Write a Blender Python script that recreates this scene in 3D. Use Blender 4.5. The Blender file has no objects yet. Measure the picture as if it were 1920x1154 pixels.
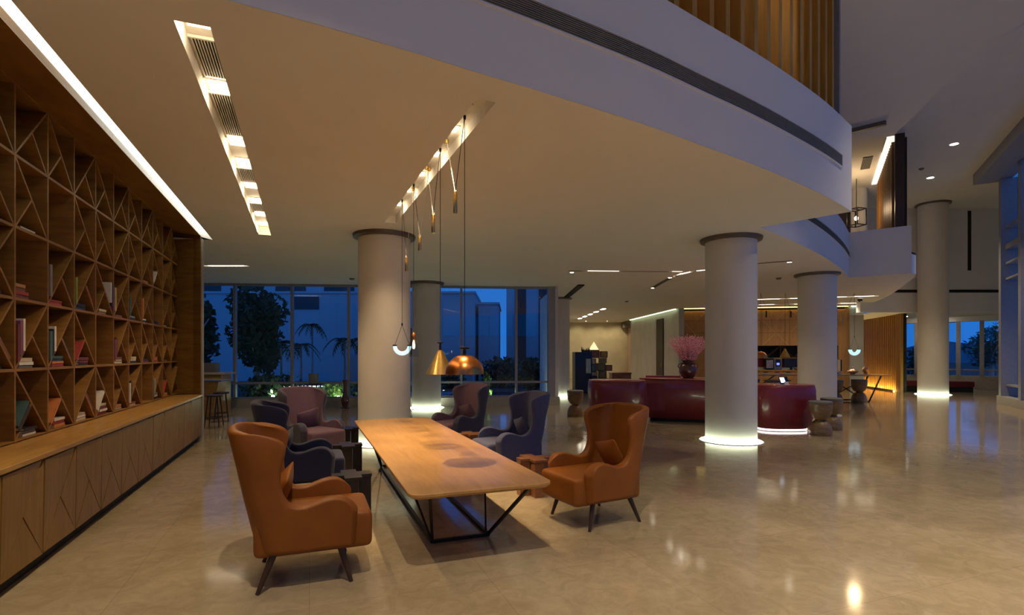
import bpy, bmesh, math, random
from mathutils import Vector, Matrix

S = bpy.context.scene
COL = S.collection
rnd = random.Random(7)
EYE = 1.6            # camera height
F = 1000.0           # focal length in pixels of a 1920-wide frame
HZ = 665.0           # horizon row

# ------------------------------------------------------------------ camera
cd = bpy.data.cameras.new('camera')
cd.sensor_width = 36.0
cd.lens = F / 1920 * 36.0
cd.shift_y = (HZ - 577.0) / 1920
cd.clip_end = 400
cam = bpy.data.objects.new('camera', cd)
cam.location = (0, 0, EYE)
cam.rotation_euler = (math.pi / 2, 0, 0)
COL.objects.link(cam)
S.camera = cam

# ------------------------------------------------------------------ dusk sky
W = bpy.data.worlds.new('dusk_sky'); S.world = W
W.use_nodes = True
nt = W.node_tree; nt.nodes.clear()
wo = nt.nodes.new('ShaderNodeOutputWorld'); wb = nt.nodes.new('ShaderNodeBackground')
tc = nt.nodes.new('ShaderNodeTexCoord'); sx = nt.nodes.new('ShaderNodeSeparateXYZ')
rp = nt.nodes.new('ShaderNodeValToRGB')
nt.links.new(tc.outputs['Generated'], sx.inputs[0]); nt.links.new(sx.outputs['Z'], rp.inputs[0])
nt.links.new(rp.outputs[0], wb.inputs[0]); nt.links.new(wb.outputs[0], wo.inputs[0])
e = rp.color_ramp.elements
e[0].position = 0.0; e[0].color = (0.025, 0.19, 0.62, 1)
e[1].position = 0.7; e[1].color = (0.022, 0.12, 0.46, 1)
wb.inputs[1].default_value = 1.0

# ------------------------------------------------------------------ exposure
S.view_settings.view_transform = 'Standard'
S.view_settings.look = 'None'
S.view_settings.exposure = 0.0
S.view_settings.gamma = 1.0
S.view_settings.use_curve_mapping = False
S.cycles.use_denoising = True
S.cycles.max_bounces = 10
S.cycles.diffuse_bounces = 5
S.cycles.glossy_bounces = 5
S.cycles.transparent_max_bounces = 12
S.cycles.sample_clamp_indirect = 6.0
S.cycles.caustics_reflective = False
S.cycles.caustics_refractive = False

WARM = (1.0, 0.70, 0.38)
SOFT = (1.0, 0.80, 0.55)
COOL = (0.85, 1.0, 0.82)

def lamp(name, kind, loc, energy, color, parent=None, size=0.06, angle=120, blend=0.6, sy=None, rot=None):
    d = bpy.data.lights.new(name, kind)
    d.energy = energy; d.color = color
    if kind == 'SPOT':
        d.spot_size = math.radians(angle); d.spot_blend = 1.0 if angle in (92, 78) else (0.3 if angle == 77 else blend); d.shadow_soft_size = size
    elif kind == 'POINT':
        d.shadow_soft_size = size
    elif kind == 'AREA':
        d.size = size
        if sy: d.shape = 'RECTANGLE'; d.size_y = sy
    o = bpy.data.objects.new(name, d); COL.objects.link(o)
    o.location = loc
    if rot: o.rotation_euler = rot
    if parent: o.parent = parent
    return o

# ------------------------------------------------------------------ helpers
def P(px, py, Y):
    return Vector(((px - 960) / F * Y, Y, EYE - (py - HZ) / F * Y))

def onz(px, py, z):
    Y = (EYE - z) * F / (py - HZ)
    return Vector(((px - 960) / F * Y, Y, z))

class MB:
    """collects geometry for ONE mesh object"""
    def __init__(s):
        s.v = []; s.f = []; s.mi = []
    def add(s, vs, fs, m=0, T=None):
        b = len(s.v)
        for p in vs:
            p = Vector(p)
            s.v.append(T @ p if T is not None else p)
        for f in fs:
            s.f.append([i + b for i in f]); s.mi.append(m)
        return s
    def box(s, c, d, T=None, rz=0, m=0):
        x, y, z = d[0] / 2, d[1] / 2, d[2] / 2
        vs = [(-x,-y,-z),(x,-y,-z),(x,y,-z),(-x,y,-z),(-x,-y,z),(x,-y,z),(x,y,z),(-x,y,z)]
        R = Matrix.Translation(c) @ Matrix.Rotation(rz, 4, 'Z')
        vs = [R @ Vector(p) for p in vs]
        return s.add(vs, [(0,3,2,1),(4,5,6,7),(0,1,5,4),(1,2,6,5),(2,3,7,6),(3,0,4,7)], m, T)
    def b2(s, x0, x1, y0, y1, z0, z1, T=None, m=0):
        return s.box(((x0+x1)/2, (y0+y1)/2, (z0+z1)/2), (abs(x1-x0), abs(y1-y0), abs(z1-z0)), T, 0, m)
    def prism(s, poly, z0, z1, T=None, m=0, caps=True):
        n = len(poly)
        a = sum(poly[i][0]*poly[(i+1)%n][1]-poly[(i+1)%n][0]*poly[i][1] for i in range(n))
        if a < 0: poly = list(reversed(poly))
        vs = [(p[0], p[1], z0) for p in poly] + [(p[0], p[1], z1) for p in poly]
        fs = [(i, (i+1) % n, n + (i+1) % n, n + i) for i in range(n)]
        if caps: fs += [tuple(reversed(range(n))), tuple(range(n, 2*n))]
        return s.add(vs, fs, m, T)
    def bar(s, p, q, w, h=None, up=(0,0,1), T=None, m=0):
        p = Vector(p); q = Vector(q); h = h or w
        d = (q - p).normalized(); upv = Vector(up)
        if abs(d.dot(upv)) > 0.99: upv = Vector((1,0,0))
        r = d.cross(upv).normalized(); u = r.cross(d)
        vs = []
        for c in (p, q):
            for a, b in ((-1,-1),(1,-1),(1,1),(-1,1)):
                vs.append(c + r*(a*w/2) + u*(b*h/2))
        return s.add(vs, [(0,1,2,3),(7,6,5,4),(0,4,5,1),(1,5,6,2),(2,6,7,3),(3,7,4,0)], m, T)
    def cone(s, p, q, r0, r1, n=16, T=None, m=0):
        p = Vector(p); q = Vector(q); d = (q-p).normalized()
        a = Vector((1,0,0)) if abs(d.x) < 0.9 else Vector((0,1,0))
        r = d.cross(a).normalized(); u = d.cross(r)
        vs = []
        for c, rr in ((p, r0), (q, r1)):
            for i in range(n):
                t = 2*math.pi*i/n
                vs.append(c + (r*math.cos(t) + u*math.sin(t))*rr)
        fs = [(i, (i+1) % n, n+(i+1) % n, n+i) for i in range(n)]
        fs += [tuple(reversed(range(n))), tuple(range(n, 2*n))]
        return s.add(vs, fs, m, T)
    def lathe(s, prof, n=32, c=(0,0,0), T=None, m=0, close=False):
        vs = []
        for r, z in prof:
            for i in range(n):
                t = 2*math.pi*i/n
                vs.append((c[0]+r*math.cos(t), c[1]+r*math.sin(t), c[2]+z))
        fs = []
        k = len(prof)
        for j in range(k-1 if not close else k):
            for i in range(n):
                a, b = j*n, ((j+1) % k)*n
                fs.append((a+i, a+(i+1) % n, b+(i+1) % n, b+i))
        if not close:
            if prof[0][0] > 1e-5: fs.append(tuple(reversed(range(n))))
            if prof[-1][0] > 1e-5: fs.append(tuple(range((k-1)*n, k*n)))
        return s.add(vs, fs, m, T)
    def tube(s, path, r, n=8, T=None, m=0):
        path = [Vector(p) for p in path]
        k = len(path); vs = []
        rr = r if isinstance(r, (list, tuple)) else [r]*k
        prev = None
        for i, p in enumerate(path):
            d = (path[min(i+1, k-1)] - path[max(i-1, 0)]).normalized()
            if prev is None:
                a = Vector((0,0,1)) if abs(d.z) < 0.9 else Vector((1,0,0))
                prev = d.cross(a).normalized()
            else:
                prev = (prev - d*prev.dot(d)).normalized()
            u = d.cross(prev)
            for j in range(n):
                t = 2*math.pi*j/n
                vs.append(p + (prev*math.cos(t) + u*math.sin(t))*rr[i])
        fs = []
        for i in range(k-1):
            for j in range(n):
                fs.append((i*n+j, i*n+(j+1) % n, (i+1)*n+(j+1) % n, (i+1)*n+j))
        fs += [tuple(reversed(range(n))), tuple(range((k-1)*n, k*n))]
        return s.add(vs, fs, m, T)
    def quad(s, a, b, c, d, T=None, m=0):
        return s.add([a, b, c, d], [(0,1,2,3)], m, T)
    def build(s, name, mat, parent=None, smooth=False, bevel=0, seg=2, loc=None, rz=0, ang=35, fix=True):
        me = bpy.data.meshes.new(name)
        me.from_pydata([tuple(p) for p in s.v], [], s.f)
        mats = mat if isinstance(mat, (list, tuple)) else [mat]
        for m in mats: me.materials.append(m)
        if len(mats) > 1:
            for p, i in zip(me.polygons, s.mi): p.material_index = i
        if fix or bevel:
            bm = bmesh.new(); bm.from_mesh(me)
            bmesh.ops.remove_doubles(bm, verts=bm.verts, dist=1e-5)
            if fix: bmesh.ops.recalc_face_normals(bm, faces=bm.faces)
            if bevel:
                es = [ed for ed in bm.edges if len(ed.link_faces) == 2 and ed.calc_face_angle(0) > math.radians(ang)]
                bmesh.ops.bevel(bm, geom=es, offset=bevel, segments=seg, profile=0.5, affect='EDGES', clamp_overlap=True)
            bm.to_mesh(me); bm.free()
        if smooth:
            for p in me.polygons: p.use_smooth = True
            me.set_sharp_from_angle(angle=math.radians(40))
        o = bpy.data.objects.new(name, me); COL.objects.link(o)
        if parent: o.parent = parent
        if loc is not None: o.location = loc
        if rz: o.rotation_euler = (0, 0, rz)
        return o

def tag(o, label=None, cat=None, group=None, kind=None):
    if label: o['label'] = label
    if cat: o['category'] = cat
    if group: o['group'] = group
    if kind: o['kind'] = kind
    return o

def thing(name, label, cat, loc=(0,0,0), rz=0, group=None):
    o = bpy.data.objects.new(name, None); COL.objects.link(o)
    o.empty_display_size = 0.1
    o.location = loc; o.rotation_euler = (0, 0, rz)
    return tag(o, label, cat, group)

def kids(o): return [c for c in bpy.data.objects if c.parent == o]

def dup(src, loc, rz, label, group=None):
    def rec(o, parent):
        c = o.copy(); COL.objects.link(c)
        if parent is not None: c.parent = parent
        for ch in kids(o): rec(ch, c)
        return c
    r = rec(src, None)
    r.location = loc; r.rotation_euler = (0, 0, rz); r['label'] = label
    if group: r['group'] = group
    return r

def ordw(n): return ['zeroth','first','second','third','fourth','fifth','sixth','seventh','eighth','ninth','tenth','eleventh','twelfth','thirteenth'][n]

# ------------------------------------------------------------------ materials
def _mat(name):
    m = bpy.data.materials.new(name); m.use_nodes = True
    n = m.node_tree; b = n.nodes['Principled BSDF']
    return m, n, b

def mat(name, col, rough=0.5, metal=0.0, var=0.06, scale=12.0, bump=0.0, coat=0.0, spec=0.5, sheen=0.0, bscale=None):
    """plain procedural surface with a faint tonal variation"""
    m, n, b = _mat(name)
    t = n.nodes.new('ShaderNodeTexCoord')
    no = n.nodes.new('ShaderNodeTexNoise'); no.inputs['Scale'].default_value = scale; no.inputs['Detail'].default_value = 4
    r = n.nodes.new('ShaderNodeValToRGB')
    r.color_ramp.elements[0].position = 0.3; r.color_ramp.elements[1].position = 0.7
    r.color_ramp.elements[0].color = tuple(max(0, c*(1-var)) for c in col) + (1,)
    r.color_ramp.elements[1].color = tuple(min(1, c*(1+var)) for c in col) + (1,)
    n.links.new(t.outputs['Object'], no.inputs['Vector']); n.links.new(no.outputs['Fac'], r.inputs[0])
    n.links.new(r.outputs[0], b.inputs['Base Color'])
    b.inputs['Roughness'].default_value = rough; b.inputs['Metallic'].default_value = metal
    b.inputs['Specular IOR Level'].default_value = spec
    b.inputs['Coat Weight'].default_value = coat
    b.inputs['Sheen Weight'].default_value = sheen
    if bump:
        n2 = n.nodes.new('ShaderNodeTexNoise'); n2.inputs['Scale'].default_value = bscale or scale*8; n2.inputs['Detail'].default_value = 3
        bp = n.nodes.new('ShaderNodeBump'); bp.inputs['Strength'].default_value = bump; bp.inputs['Distance'].default_value = 0.004
        n.links.new(t.outputs['Object'], n2.inputs['Vector']); n.links.new(n2.outputs['Fac'], bp.inputs['Height'])
        n.links.new(bp.outputs[0], b.inputs['Normal'])
    return m

def wood(name, c0, c1, scale=(2, 14, 14), rough=0.4, coat=0.0, spec=0.5):
    m, n, b = _mat(name)
    t = n.nodes.new('ShaderNodeTexCoord'); mp = n.nodes.new('ShaderNodeMapping')
    mp.inputs['Scale'].default_value = scale
    no = n.nodes.new('ShaderNodeTexNoise'); no.inputs['Scale'].default_value = 1.6; no.inputs['Detail'].default_value = 8; no.inputs['Distortion'].default_value = 0.9
    r = n.nodes.new('ShaderNodeValToRGB')
    r.color_ramp.elements[0].position = 0.32; r.color_ramp.elements[1].position = 0.68
    r.color_ramp.elements[0].color = c0 + (1,); r.color_ramp.elements[1].color = c1 + (1,)
    n.links.new(t.outputs['Object'], mp.inputs[0]); n.links.new(mp.outputs[0], no.inputs['Vector'])
    n.links.new(no.outputs['Fac'], r.inputs[0]); n.links.new(r.outputs[0], b.inputs['Base Color'])
    b.inputs['Roughness'].default_value = rough; b.inputs['Coat Weight'].default_value = coat
    b.inputs['Specular IOR Level'].default_value = spec
    return m

def emis(name, col, strength, base=(0.8,0.8,0.8)):
    m, n, b = _mat(name)
    b.inputs['Base Color'].default_value = base + (1,)
    b.inputs['Emission Color'].default_value = col + (1,); b.inputs['Emission Strength'].default_value = strength
    return m

def pane(name, tint=(0.86,0.94,1.0), ior=1.5):
    m = bpy.data.materials.new(name); m.use_nodes = True
    n = m.node_tree; n.nodes.clear()
    o = n.nodes.new('ShaderNodeOutputMaterial'); mx = n.nodes.new('ShaderNodeMixShader')
    tr = n.nodes.new('ShaderNodeBsdfTransparent'); gl = n.nodes.new('ShaderNodeBsdfGlossy'); fr = n.nodes.new('ShaderNodeFresnel')
    tr.inputs[0].default_value = tint + (1,); gl.inputs['Roughness'].default_value = 0.0; ge = n.nodes.new('ShaderNodeNewGeometry'); ma = n.nodes.new('ShaderNodeMath'); ma.operation = 'MULTIPLY_ADD'
    ma.inputs[1].default_value = 1/ior - ior; ma.inputs[2].default_value = ior      # same reflection from both sides of the thin sheet
    n.links.new(ge.outputs['Backfacing'], ma.inputs[0]); n.links.new(ma.outputs[0], fr.inputs[0])
    n.links.new(fr.outputs[0], mx.inputs[0]); n.links.new(tr.outputs[0], mx.inputs[1]); n.links.new(gl.outputs[0], mx.inputs[2])
    n.links.new(mx.outputs[0], o.inputs[0])
    return m

def stone_floor(name):
    m, n, b = _mat(name)
    t = n.nodes.new('ShaderNodeTexCoord')
    mp = n.nodes.new('ShaderNodeMapping'); mp.inputs['Rotation'].default_value = (0, 0, math.radians(-20.8))
    n.links.new(t.outputs['Object'], mp.inputs[0])
    n1 = n.nodes.new('ShaderNodeTexNoise'); n1.inputs['Scale'].default_value = 0.9; n1.inputs['Detail'].default_value = 9; n1.inputs['Roughness'].default_value = 0.62; n1.inputs['Distortion'].default_value = 0.6
    n2 = n.nodes.new('ShaderNodeTexNoise'); n2.inputs['Scale'].default_value = 5.5; n2.inputs['Detail'].default_value = 8; n2.inputs['Roughness'].default_value = 0.7; n2.inputs['Distortion'].default_value = 1.2
    for q in (n1, n2): n.links.new(mp.outputs[0], q.inputs['Vector'])
    r1 = n.nodes.new('ShaderNodeValToRGB'); r1.color_ramp.elements[0].position = 0.3; r1.color_ramp.elements[1].position = 0.72
    r1.color_ramp.elements[0].color = (0.36, 0.285, 0.175, 1); r1.color_ramp.elements[1].color = (0.50, 0.41, 0.27, 1)
    r2 = n.nodes.new('ShaderNodeValToRGB'); r2.color_ramp.elements[0].position = 0.40; r2.color_ramp.elements[1].position = 0.60
    r2.color_ramp.elements[0].color = (0.80, 0.79, 0.77, 1); r2.color_ramp.elements[1].color = (1, 1, 1, 1)
    n.links.new(n1.outputs['Fac'], r1.inputs[0]); n.links.new(n2.outputs['Fac'], r2.inputs[0])
    mul = n.nodes.new('ShaderNodeMixRGB'); mul.blend_type = 'MULTIPLY'; mul.inputs[0].default_value = 0.8
    n.links.new(r1.outputs[0], mul.inputs[1]); n.links.new(r2.outputs[0], mul.inputs[2])
    br = n.nodes.new('ShaderNodeTexBrick'); br.offset = 0.0; br.inputs['Scale'].default_value = 1.0
    br.inputs['Brick Width'].default_value = 1.2; br.inputs['Row Height'].default_value = 1.2; br.inputs['Mortar Size'].default_value = 0.002
    br.inputs['Color1'].default_value = (1,1,1,1); br.inputs['Color2'].default_value = (0.93,0.93,0.92,1); br.inputs['Mortar'].default_value = (0.72,0.70,0.66,1)
    n.links.new(mp.outputs[0], br.inputs['Vector'])
    m3 = n.nodes.new('ShaderNodeMixRGB'); m3.blend_type = 'MULTIPLY'; m3.inputs[0].default_value = 1.0
    n.links.new(mul.outputs[0], m3.inputs[1]); n.links.new(br.outputs['Color'], m3.inputs[2])
    n.links.new(m3.outputs[0], b.inputs['Base Color'])
    mr = n.nodes.new('ShaderNodeMapRange'); mr.inputs['To Min'].default_value = 0.06; mr.inputs['To Max'].default_value = 0.13
    n.links.new(n2.outputs['Fac'], mr.inputs[0]); n.links.new(mr.outputs[0], b.inputs['Roughness'])
    b.inputs['Specular IOR Level'].default_value = 0.6
    return m

MAT = {}
MAT['floor'] = stone_floor('polished_limestone')
MAT['ceil'] = mat('ceiling_paint', (0.78, 0.75, 0.70), 0.9, var=0.015, scale=2)
MAT['plaster'] = mat('white_plaster', (0.76, 0.75, 0.74), 0.85, var=0.015, scale=2)
MAT['column'] = mat('column_plaster', (0.70, 0.67, 0.60), 0.6, var=0.02, scale=3)
MAT['collar'] = mat('bronze_collar', (0.16, 0.13, 0.10), 0.4, 0.5)
MAT['oak'] = wood('oak_shelving', (0.20, 0.092, 0.017), (0.31, 0.150, 0.030), (1.2, 1.2, 9), 0.5)
MAT['oak_flat'] = wood('oak_counter', (0.38, 0.195, 0.042), (0.52, 0.285, 0.070), (1.4, 10, 10), 0.36, coat=0.1)
MAT['oak_door'] = wood('oak_door', (0.20, 0.105, 0.018), (0.28, 0.150, 0.030), (10, 10, 1.0), 0.42)
MAT['table'] = wood('walnut_table_top', (0.38, 0.200, 0.060), (0.49, 0.270, 0.088), (9, 1.0, 9), 0.32, coat=0.15)
MAT['dark'] = mat('dark_recess', (0.012, 0.009, 0.008), 0.7)
MAT['black_metal'] = mat('black_metal', (0.022, 0.018, 0.016), 0.4, 0.6)
MAT['brown_leg'] = wood('dark_walnut_leg', (0.03, 0.014, 0.008), (0.055, 0.026, 0.014), (12, 12, 2), 0.4)
MAT['orange'] = mat('orange_leather', (0.235, 0.074, 0.008), 0.48, spec=0.35, var=0.10, scale=5, bump=0.12, bscale=140)
MAT['navy'] = mat('navy_felt', (0.008, 0.011, 0.046), 0.85, var=0.12, scale=60, bump=0.2, sheen=0.12)
MAT['slate'] = mat('slate_blue_felt', (0.075, 0.084, 0.170), 0.85, var=0.12, scale=60, bump=0.2, sheen=0.12)
MAT['mauve'] = mat('mauve_felt', (0.145, 0.080, 0.118), 0.9, var=0.10, scale=60, bump=0.2, sheen=0.12)
MAT['grey_felt'] = mat('charcoal_felt', (0.050, 0.051, 0.085), 0.9, var=0.1, scale=60, bump=0.2, sheen=0.12)
MAT['black_wood'] = mat('black_lacquer_wood', (0.016, 0.012, 0.011), 0.35, var=0.2)
MAT['copper_wood'] = wood('reddish_stool_wood', (0.20, 0.080, 0.032), (0.30, 0.13, 0.055), (3, 3, 12), 0.35)
MAT['copper'] = mat('brushed_copper', (0.72, 0.27, 0.075), 0.28, 1.0, var=0.1, scale=30)
MAT['brass'] = mat('brushed_brass', (0.72, 0.47, 0.16), 0.25, 1.0, var=0.08, scale=30)
MAT['cord'] = mat('black_cord', (0.02, 0.016, 0.014), 0.8)
MAT['cord_white'] = mat('white_cord', (0.75, 0.70, 0.62), 0.8)
MAT['frame'] = mat('grey_aluminium', (0.30, 0.30, 0.32), 0.45, 0.3)
MAT['sill'] = mat('stone_sill', (0.36, 0.33, 0.28), 0.5, var=0.1)
MAT['pane'] = pane('window_glass')
MAT['clear'] = pane('clear_glass', (0.93, 0.92, 0.90))
MAT['stone'] = mat('beige_stone_wall', (0.56, 0.50, 0.37), 0.5, var=0.12, scale=1.3)
MAT['stone_grey'] = mat('grey_stone_wall', (0.44, 0.42, 0.38), 0.55, var=0.10, scale=1.3)
MAT['wall_panel'] = wood('honey_wall_panel', (0.36, 0.185, 0.055), (0.45, 0.24, 0.08), (8, 8, 1), 0.4)
MAT['fin'] = wood('warm_timber_fin', (0.40, 0.20, 0.028), (0.52, 0.28, 0.05), (9, 9, 0.8), 0.42)
MAT['burgundy'] = mat('burgundy_lacquer', (0.185, 0.018, 0.028), 0.30, var=0.15, scale=2, coat=0.3)
MAT['burgundy_top'] = mat('burgundy_top', (0.30, 0.045, 0.050), 0.25, var=0.06, coat=0.3)
MAT['red'] = mat('deep_red_upholstery', (0.16, 0.010, 0.016), 0.8)
MAT['stool_wood'] = wood('turned_hardwood', (0.15, 0.090, 0.038), (0.25, 0.155, 0.070), (4, 4, 12), 0.4, coat=0.15)
MAT['grey_pad'] = mat('grey_felt_pad', (0.16, 0.15, 0.14), 0.9)
MAT['vent'] = mat('vent_louvre', (0.20, 0.19, 0.17), 0.5)
MAT['vent_dark'] = mat('vent_shadow_gap', (0.010, 0.008, 0.007), 0.8)
MAT['slot_dark'] = mat('shaded_slot_lining', (0.32, 0.28, 0.22), 0.7)  # lining toned down to stand for shade in the unlit slots
MAT['slot_lens'] = emis('slot_lens', (1.0, 0.86, 0.66), 6)
MAT['white_trim'] = mat('white_trim', (0.80, 0.77, 0.72), 0.6)
MAT['lamp_warm'] = emis('warm_lamp_lens', (1.0, 0.80, 0.52), 9)
MAT['lamp_spot'] = emis('spot_lens', (1.0, 0.88, 0.70), 22)
MAT['led_cove'] = emis('cove_led_diffuser', (0.96, 1.0, 0.90), 2.0)
MAT['led_base'] = emis('base_led', (0.88, 1.0, 0.72), 17.0)
MAT['led_pink'] = emis('pink_led', (1.0, 0.70, 0.70), 5)
MAT['tube_glow'] = emis('opal_glow', (0.50, 0.88, 1.0), 1.05)
MAT['bulb'] = emis('filament_bulb', (1.0, 0.55, 0.22), 12)
MAT['screen'] = emis('lit_screen', (0.75, 0.85, 1.0), 1.6)
MAT['pink_flower'] = mat('pink_blossom', (0.88, 0.38, 0.46), 0.8, var=0.25, scale=40)
MAT['twig'] = mat('bare_twig', (0.20, 0.10, 0.08), 0.8)
MAT['bronze_pot'] = mat('brown_glazed_pot', (0.10, 0.035, 0.022), 0.25, var=0.3, scale=8, coat=0.4)
MAT['black_gloss'] = mat('black_gloss', (0.010, 0.010, 0.012), 0.2)
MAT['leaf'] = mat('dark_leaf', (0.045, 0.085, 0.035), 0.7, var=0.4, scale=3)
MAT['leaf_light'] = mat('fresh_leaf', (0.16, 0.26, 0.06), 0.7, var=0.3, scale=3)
MAT['bark'] = mat('palm_bark', (0.55, 0.53, 0.48), 0.9, var=0.2)
MAT['facade'] = mat('white_facade', (0.62, 0.63, 0.65), 0.85, var=0.04, scale=0.4)
MAT['facade_dark'] = mat('dark_glazing', (0.03, 0.035, 0.05), 0.2)  # dark window panes of the outside buildings
MAT['ground'] = mat('garden_soil', (0.05, 0.055, 0.04), 0.95, var=0.3)
MAT['pool'] = mat('pool_water', (0.02, 0.10, 0.20), 0.08, var=0.1)
MAT['deck'] = mat('stone_deck', (0.30, 0.30, 0.30), 0.8)

# ================================================================== SETTING
ZC = 3.74            # mezzanine soffit
ZH = 7.6             # high lobby ceiling
BO = Vector((-3.30, 3.44, 0)); BA = math.radians(110.83)
BT = Matrix.Translation(BO) @ Matrix.Rotation(BA, 4, 'Z')
def bk(u, v, z=0.0): return BT @ Vector((u, v, z))
def bk2(u, v): p = bk(u, v); return (p.x, p.y)

def fill(loops, z, name, material, parent=None, up=False):
    """flat n-gon with holes"""
    bm = bmesh.new()
    es = []
    for lp in loops:
        vs = [bm.verts.new((p[0], p[1], z)) for p in lp]
        for i in range(len(vs)): es.append(bm.edges.new((vs[i], vs[(i+1) % len(vs)])))
    bmesh.ops.triangle_fill(bm, use_beauty=True, use_dissolve=False, edges=es)
    for f in bm.faces:
        if (f.normal.z > 0) != up: f.normal_flip()
    me = bpy.data.meshes.new(name); bm.to_mesh(me); bm.free()
    me.materials.append(material)
    o = bpy.data.objects.new(name, me); COL.objects.link(o)
    if parent: o.parent = parent
    return o

def smoothpath(pts, n=6):
    out = []
    m = len(pts)
    for i in range(m-1):
        p0 = Vector(pts[max(i-1, 0)]); p1 = Vector(pts[i]); p2 = Vector(pts[i+1]); p3 = Vector(pts[min(i+2, m-1)])
        for k in range(n):
            t = k/n
            out.append(0.5*((2*p1) + (p2-p0)*t + (2*p0-5*p1+4*p2-p3)*t*t + (3*p1-p0-3*p2+p3)*t**3))
    out.append(Vector(pts[-1]))
    return out

def offset(path, d):
    """shift a 2D path to its left by d"""
    out = []
    for i, p in enumerate(path):
        t = (path[min(i+1, len(path)-1)] - path[max(i-1, 0)]).normalized()
        out.append(p + Vector((-t.y, t.x))*d)
    return out

def band(mb, path, d0, d1, z0, z1, m=0):
    a = offset(path, d0); b = offset(path, d1); n = len(path)
    vs = [(p.x, p.y, z0) for p in a] + [(p.x, p.y, z1) for p in a] + [(p.x, p.y, z0) for p in b] + [(p.x, p.y, z1) for p in b]
    fs = []
    for i in range(n-1):
        fs += [(i, i+1, n+i+1, n+i), (2*n+i+1, 2*n+i, 3*n+i, 3*n+i+1), (n+i, n+i+1, 3*n+i+1, 3*n+i), (i+1, i, 2*n+i, 2*n+i+1)]
    fs += [(0, n, 3*n, 2*n), (n-1, 3*n-1, 4*n-1, 2*n-1)]
    mb.add(vs, fs, m)
    return mb

FAS1 = smoothpath([(-2.95, 2.70), (-2.3, 2.955), (-1.731, 3.218), (-1.3235, 3.426), (-0.936, 3.643), (-0.613, 3.832), (-0.257, 4.053), (0.172, 4.306),
                   (1.183, 4.931), (1.959, 5.473), (2.637, 5.95), (3.393, 6.524), (4.25, 7.22), (5.086, 7.985)], 4)
FAS2 = smoothpath([(4.18, 8.98), (5.48, 10.25), (6.95, 11.82), (8.32, 13.45), (9.39, 14.86)], 5)
FAS3 = smoothpath([(10.51, 14.03), (10.95, 14.46), (11.8, 15.92), (12.8, 17.7), (13.9, 19.8), (15.2, 22.7), (15.7, 24.0)], 4)

# troughs in the soffit (origin at the near left corner, local x across, local y along)
def frame_T(p, q):
    d = (Vector(q) - Vector(p)); a = math.atan2(-d.x, d.y)
    return Matrix.Translation((p[0], p[1], 0)) @ Matrix.Rotation(a, 4, 'Z'), d.length, a
T1, L1, A1 = frame_T((-2.164, 3.413), (-4.52, 9.51))
T2, L2, A2 = frame_T((-0.299, 4.458), (-2.06, 8.63))
W1, W2 = 0.205, 0.175
def loop_T(T, w, l): return [(T @ Vector(c))[:2] for c in ((0,0,0), (w,0,0), (w,l,0), (0,l,0))]
# narrow slots further back
SLOTS = [([(-7.45, 12.9), (-6.38, 12.9)], 0.16), ([(1.45, 13.66), (4.45, 13.8)], 0.12),
         ([(9.0, 21.0), (13.4, 19.5)], 0.25), ([(10.6, 23.0), (14.6, 22.2)], 0.22)]
CURVE = smoothpath([(4.52, 17.1), (4.44, 14.86), (4.66, 13.8), (4.95, 13.5), (5.74, 12.59), (6.40, 12.20)], 4)
def slot_loop(pth, w):
    p = [Vector(q) for q in pth]
    return [tuple(q) for q in offset(p, -w/2)] + [tuple(q) for q in reversed(offset(p, w/2))]

outline = [bk2(-0.75, -0.18), bk2(6.92, -0.18), bk2(6.92, 1.1), (-12.5, 9.6), (-12.5, 15.74), (1.4, 17.0), (1.25, 20.9), (3.75, 35.8), (16.4, 35.8), (16.4, 27.0)]
outline += [tuple(p) for p in reversed(FAS3)] + [tuple(p) for p in reversed(FAS2)] + [tuple(p) for p in reversed(FAS1)]
holes = [loop_T(T1, W1, L1), loop_T(T2, W2, L2)] + [slot_loop(p, w) for p, w in SLOTS] + [slot_loop(CURVE, 0.14)]
ceiling = fill([outline] + holes, ZC, 'ceiling', MAT['ceil']); ceiling['kind'] = 'structure'
# trough and slot linings rise above the soffit
def lining(lp, name, depth, m, T=None):
    mb = MB(); n = len(lp)
    vs = [(p[0], p[1], ZC) for p in lp] + [(p[0], p[1], ZC+depth) for p in lp]
    mb.add(vs, [(i, (i+1) % n, n+(i+1) % n, n+i) for i in range(n)] + [tuple(range(n, 2*n))])
    o = mb.build(name, m, ceiling, fix=False); o['kind'] = 'structure'
    return o
lining(holes[0], 'ceiling_recess', 0.15, MAT['white_trim'])
lining(holes[1], 'ceiling_recess', 0.12, MAT['white_trim'])
for q, h in enumerate(holes[2:]): lining(h, 'ceiling_recess', 0.10, MAT['slot_dark'] if q in (1, 4) else MAT['white_trim'])
mb = MB()   # cove slot beside the bookcase
vs = [bk(u, v, z) for u in (-0.75, 6.92) for v, z in ((-0.18, ZC), (-0.18, 3.90), (0.0, 3.90), (0.0, 3.78))]
mb.add(vs, [(0,1,5,4), (1,2,6,5), (2,3,7,6), (4,5,6,7), (0,3,2,1)])
o = mb.build('ceiling_recess', MAT['white_trim'], ceiling, fix=False); o['kind'] = 'structure'
# mezzanine floor above
mez = fill([outline], 4.3, 'floor_upper', MAT['dark'], up=True); mez['kind'] = 'structure'
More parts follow.
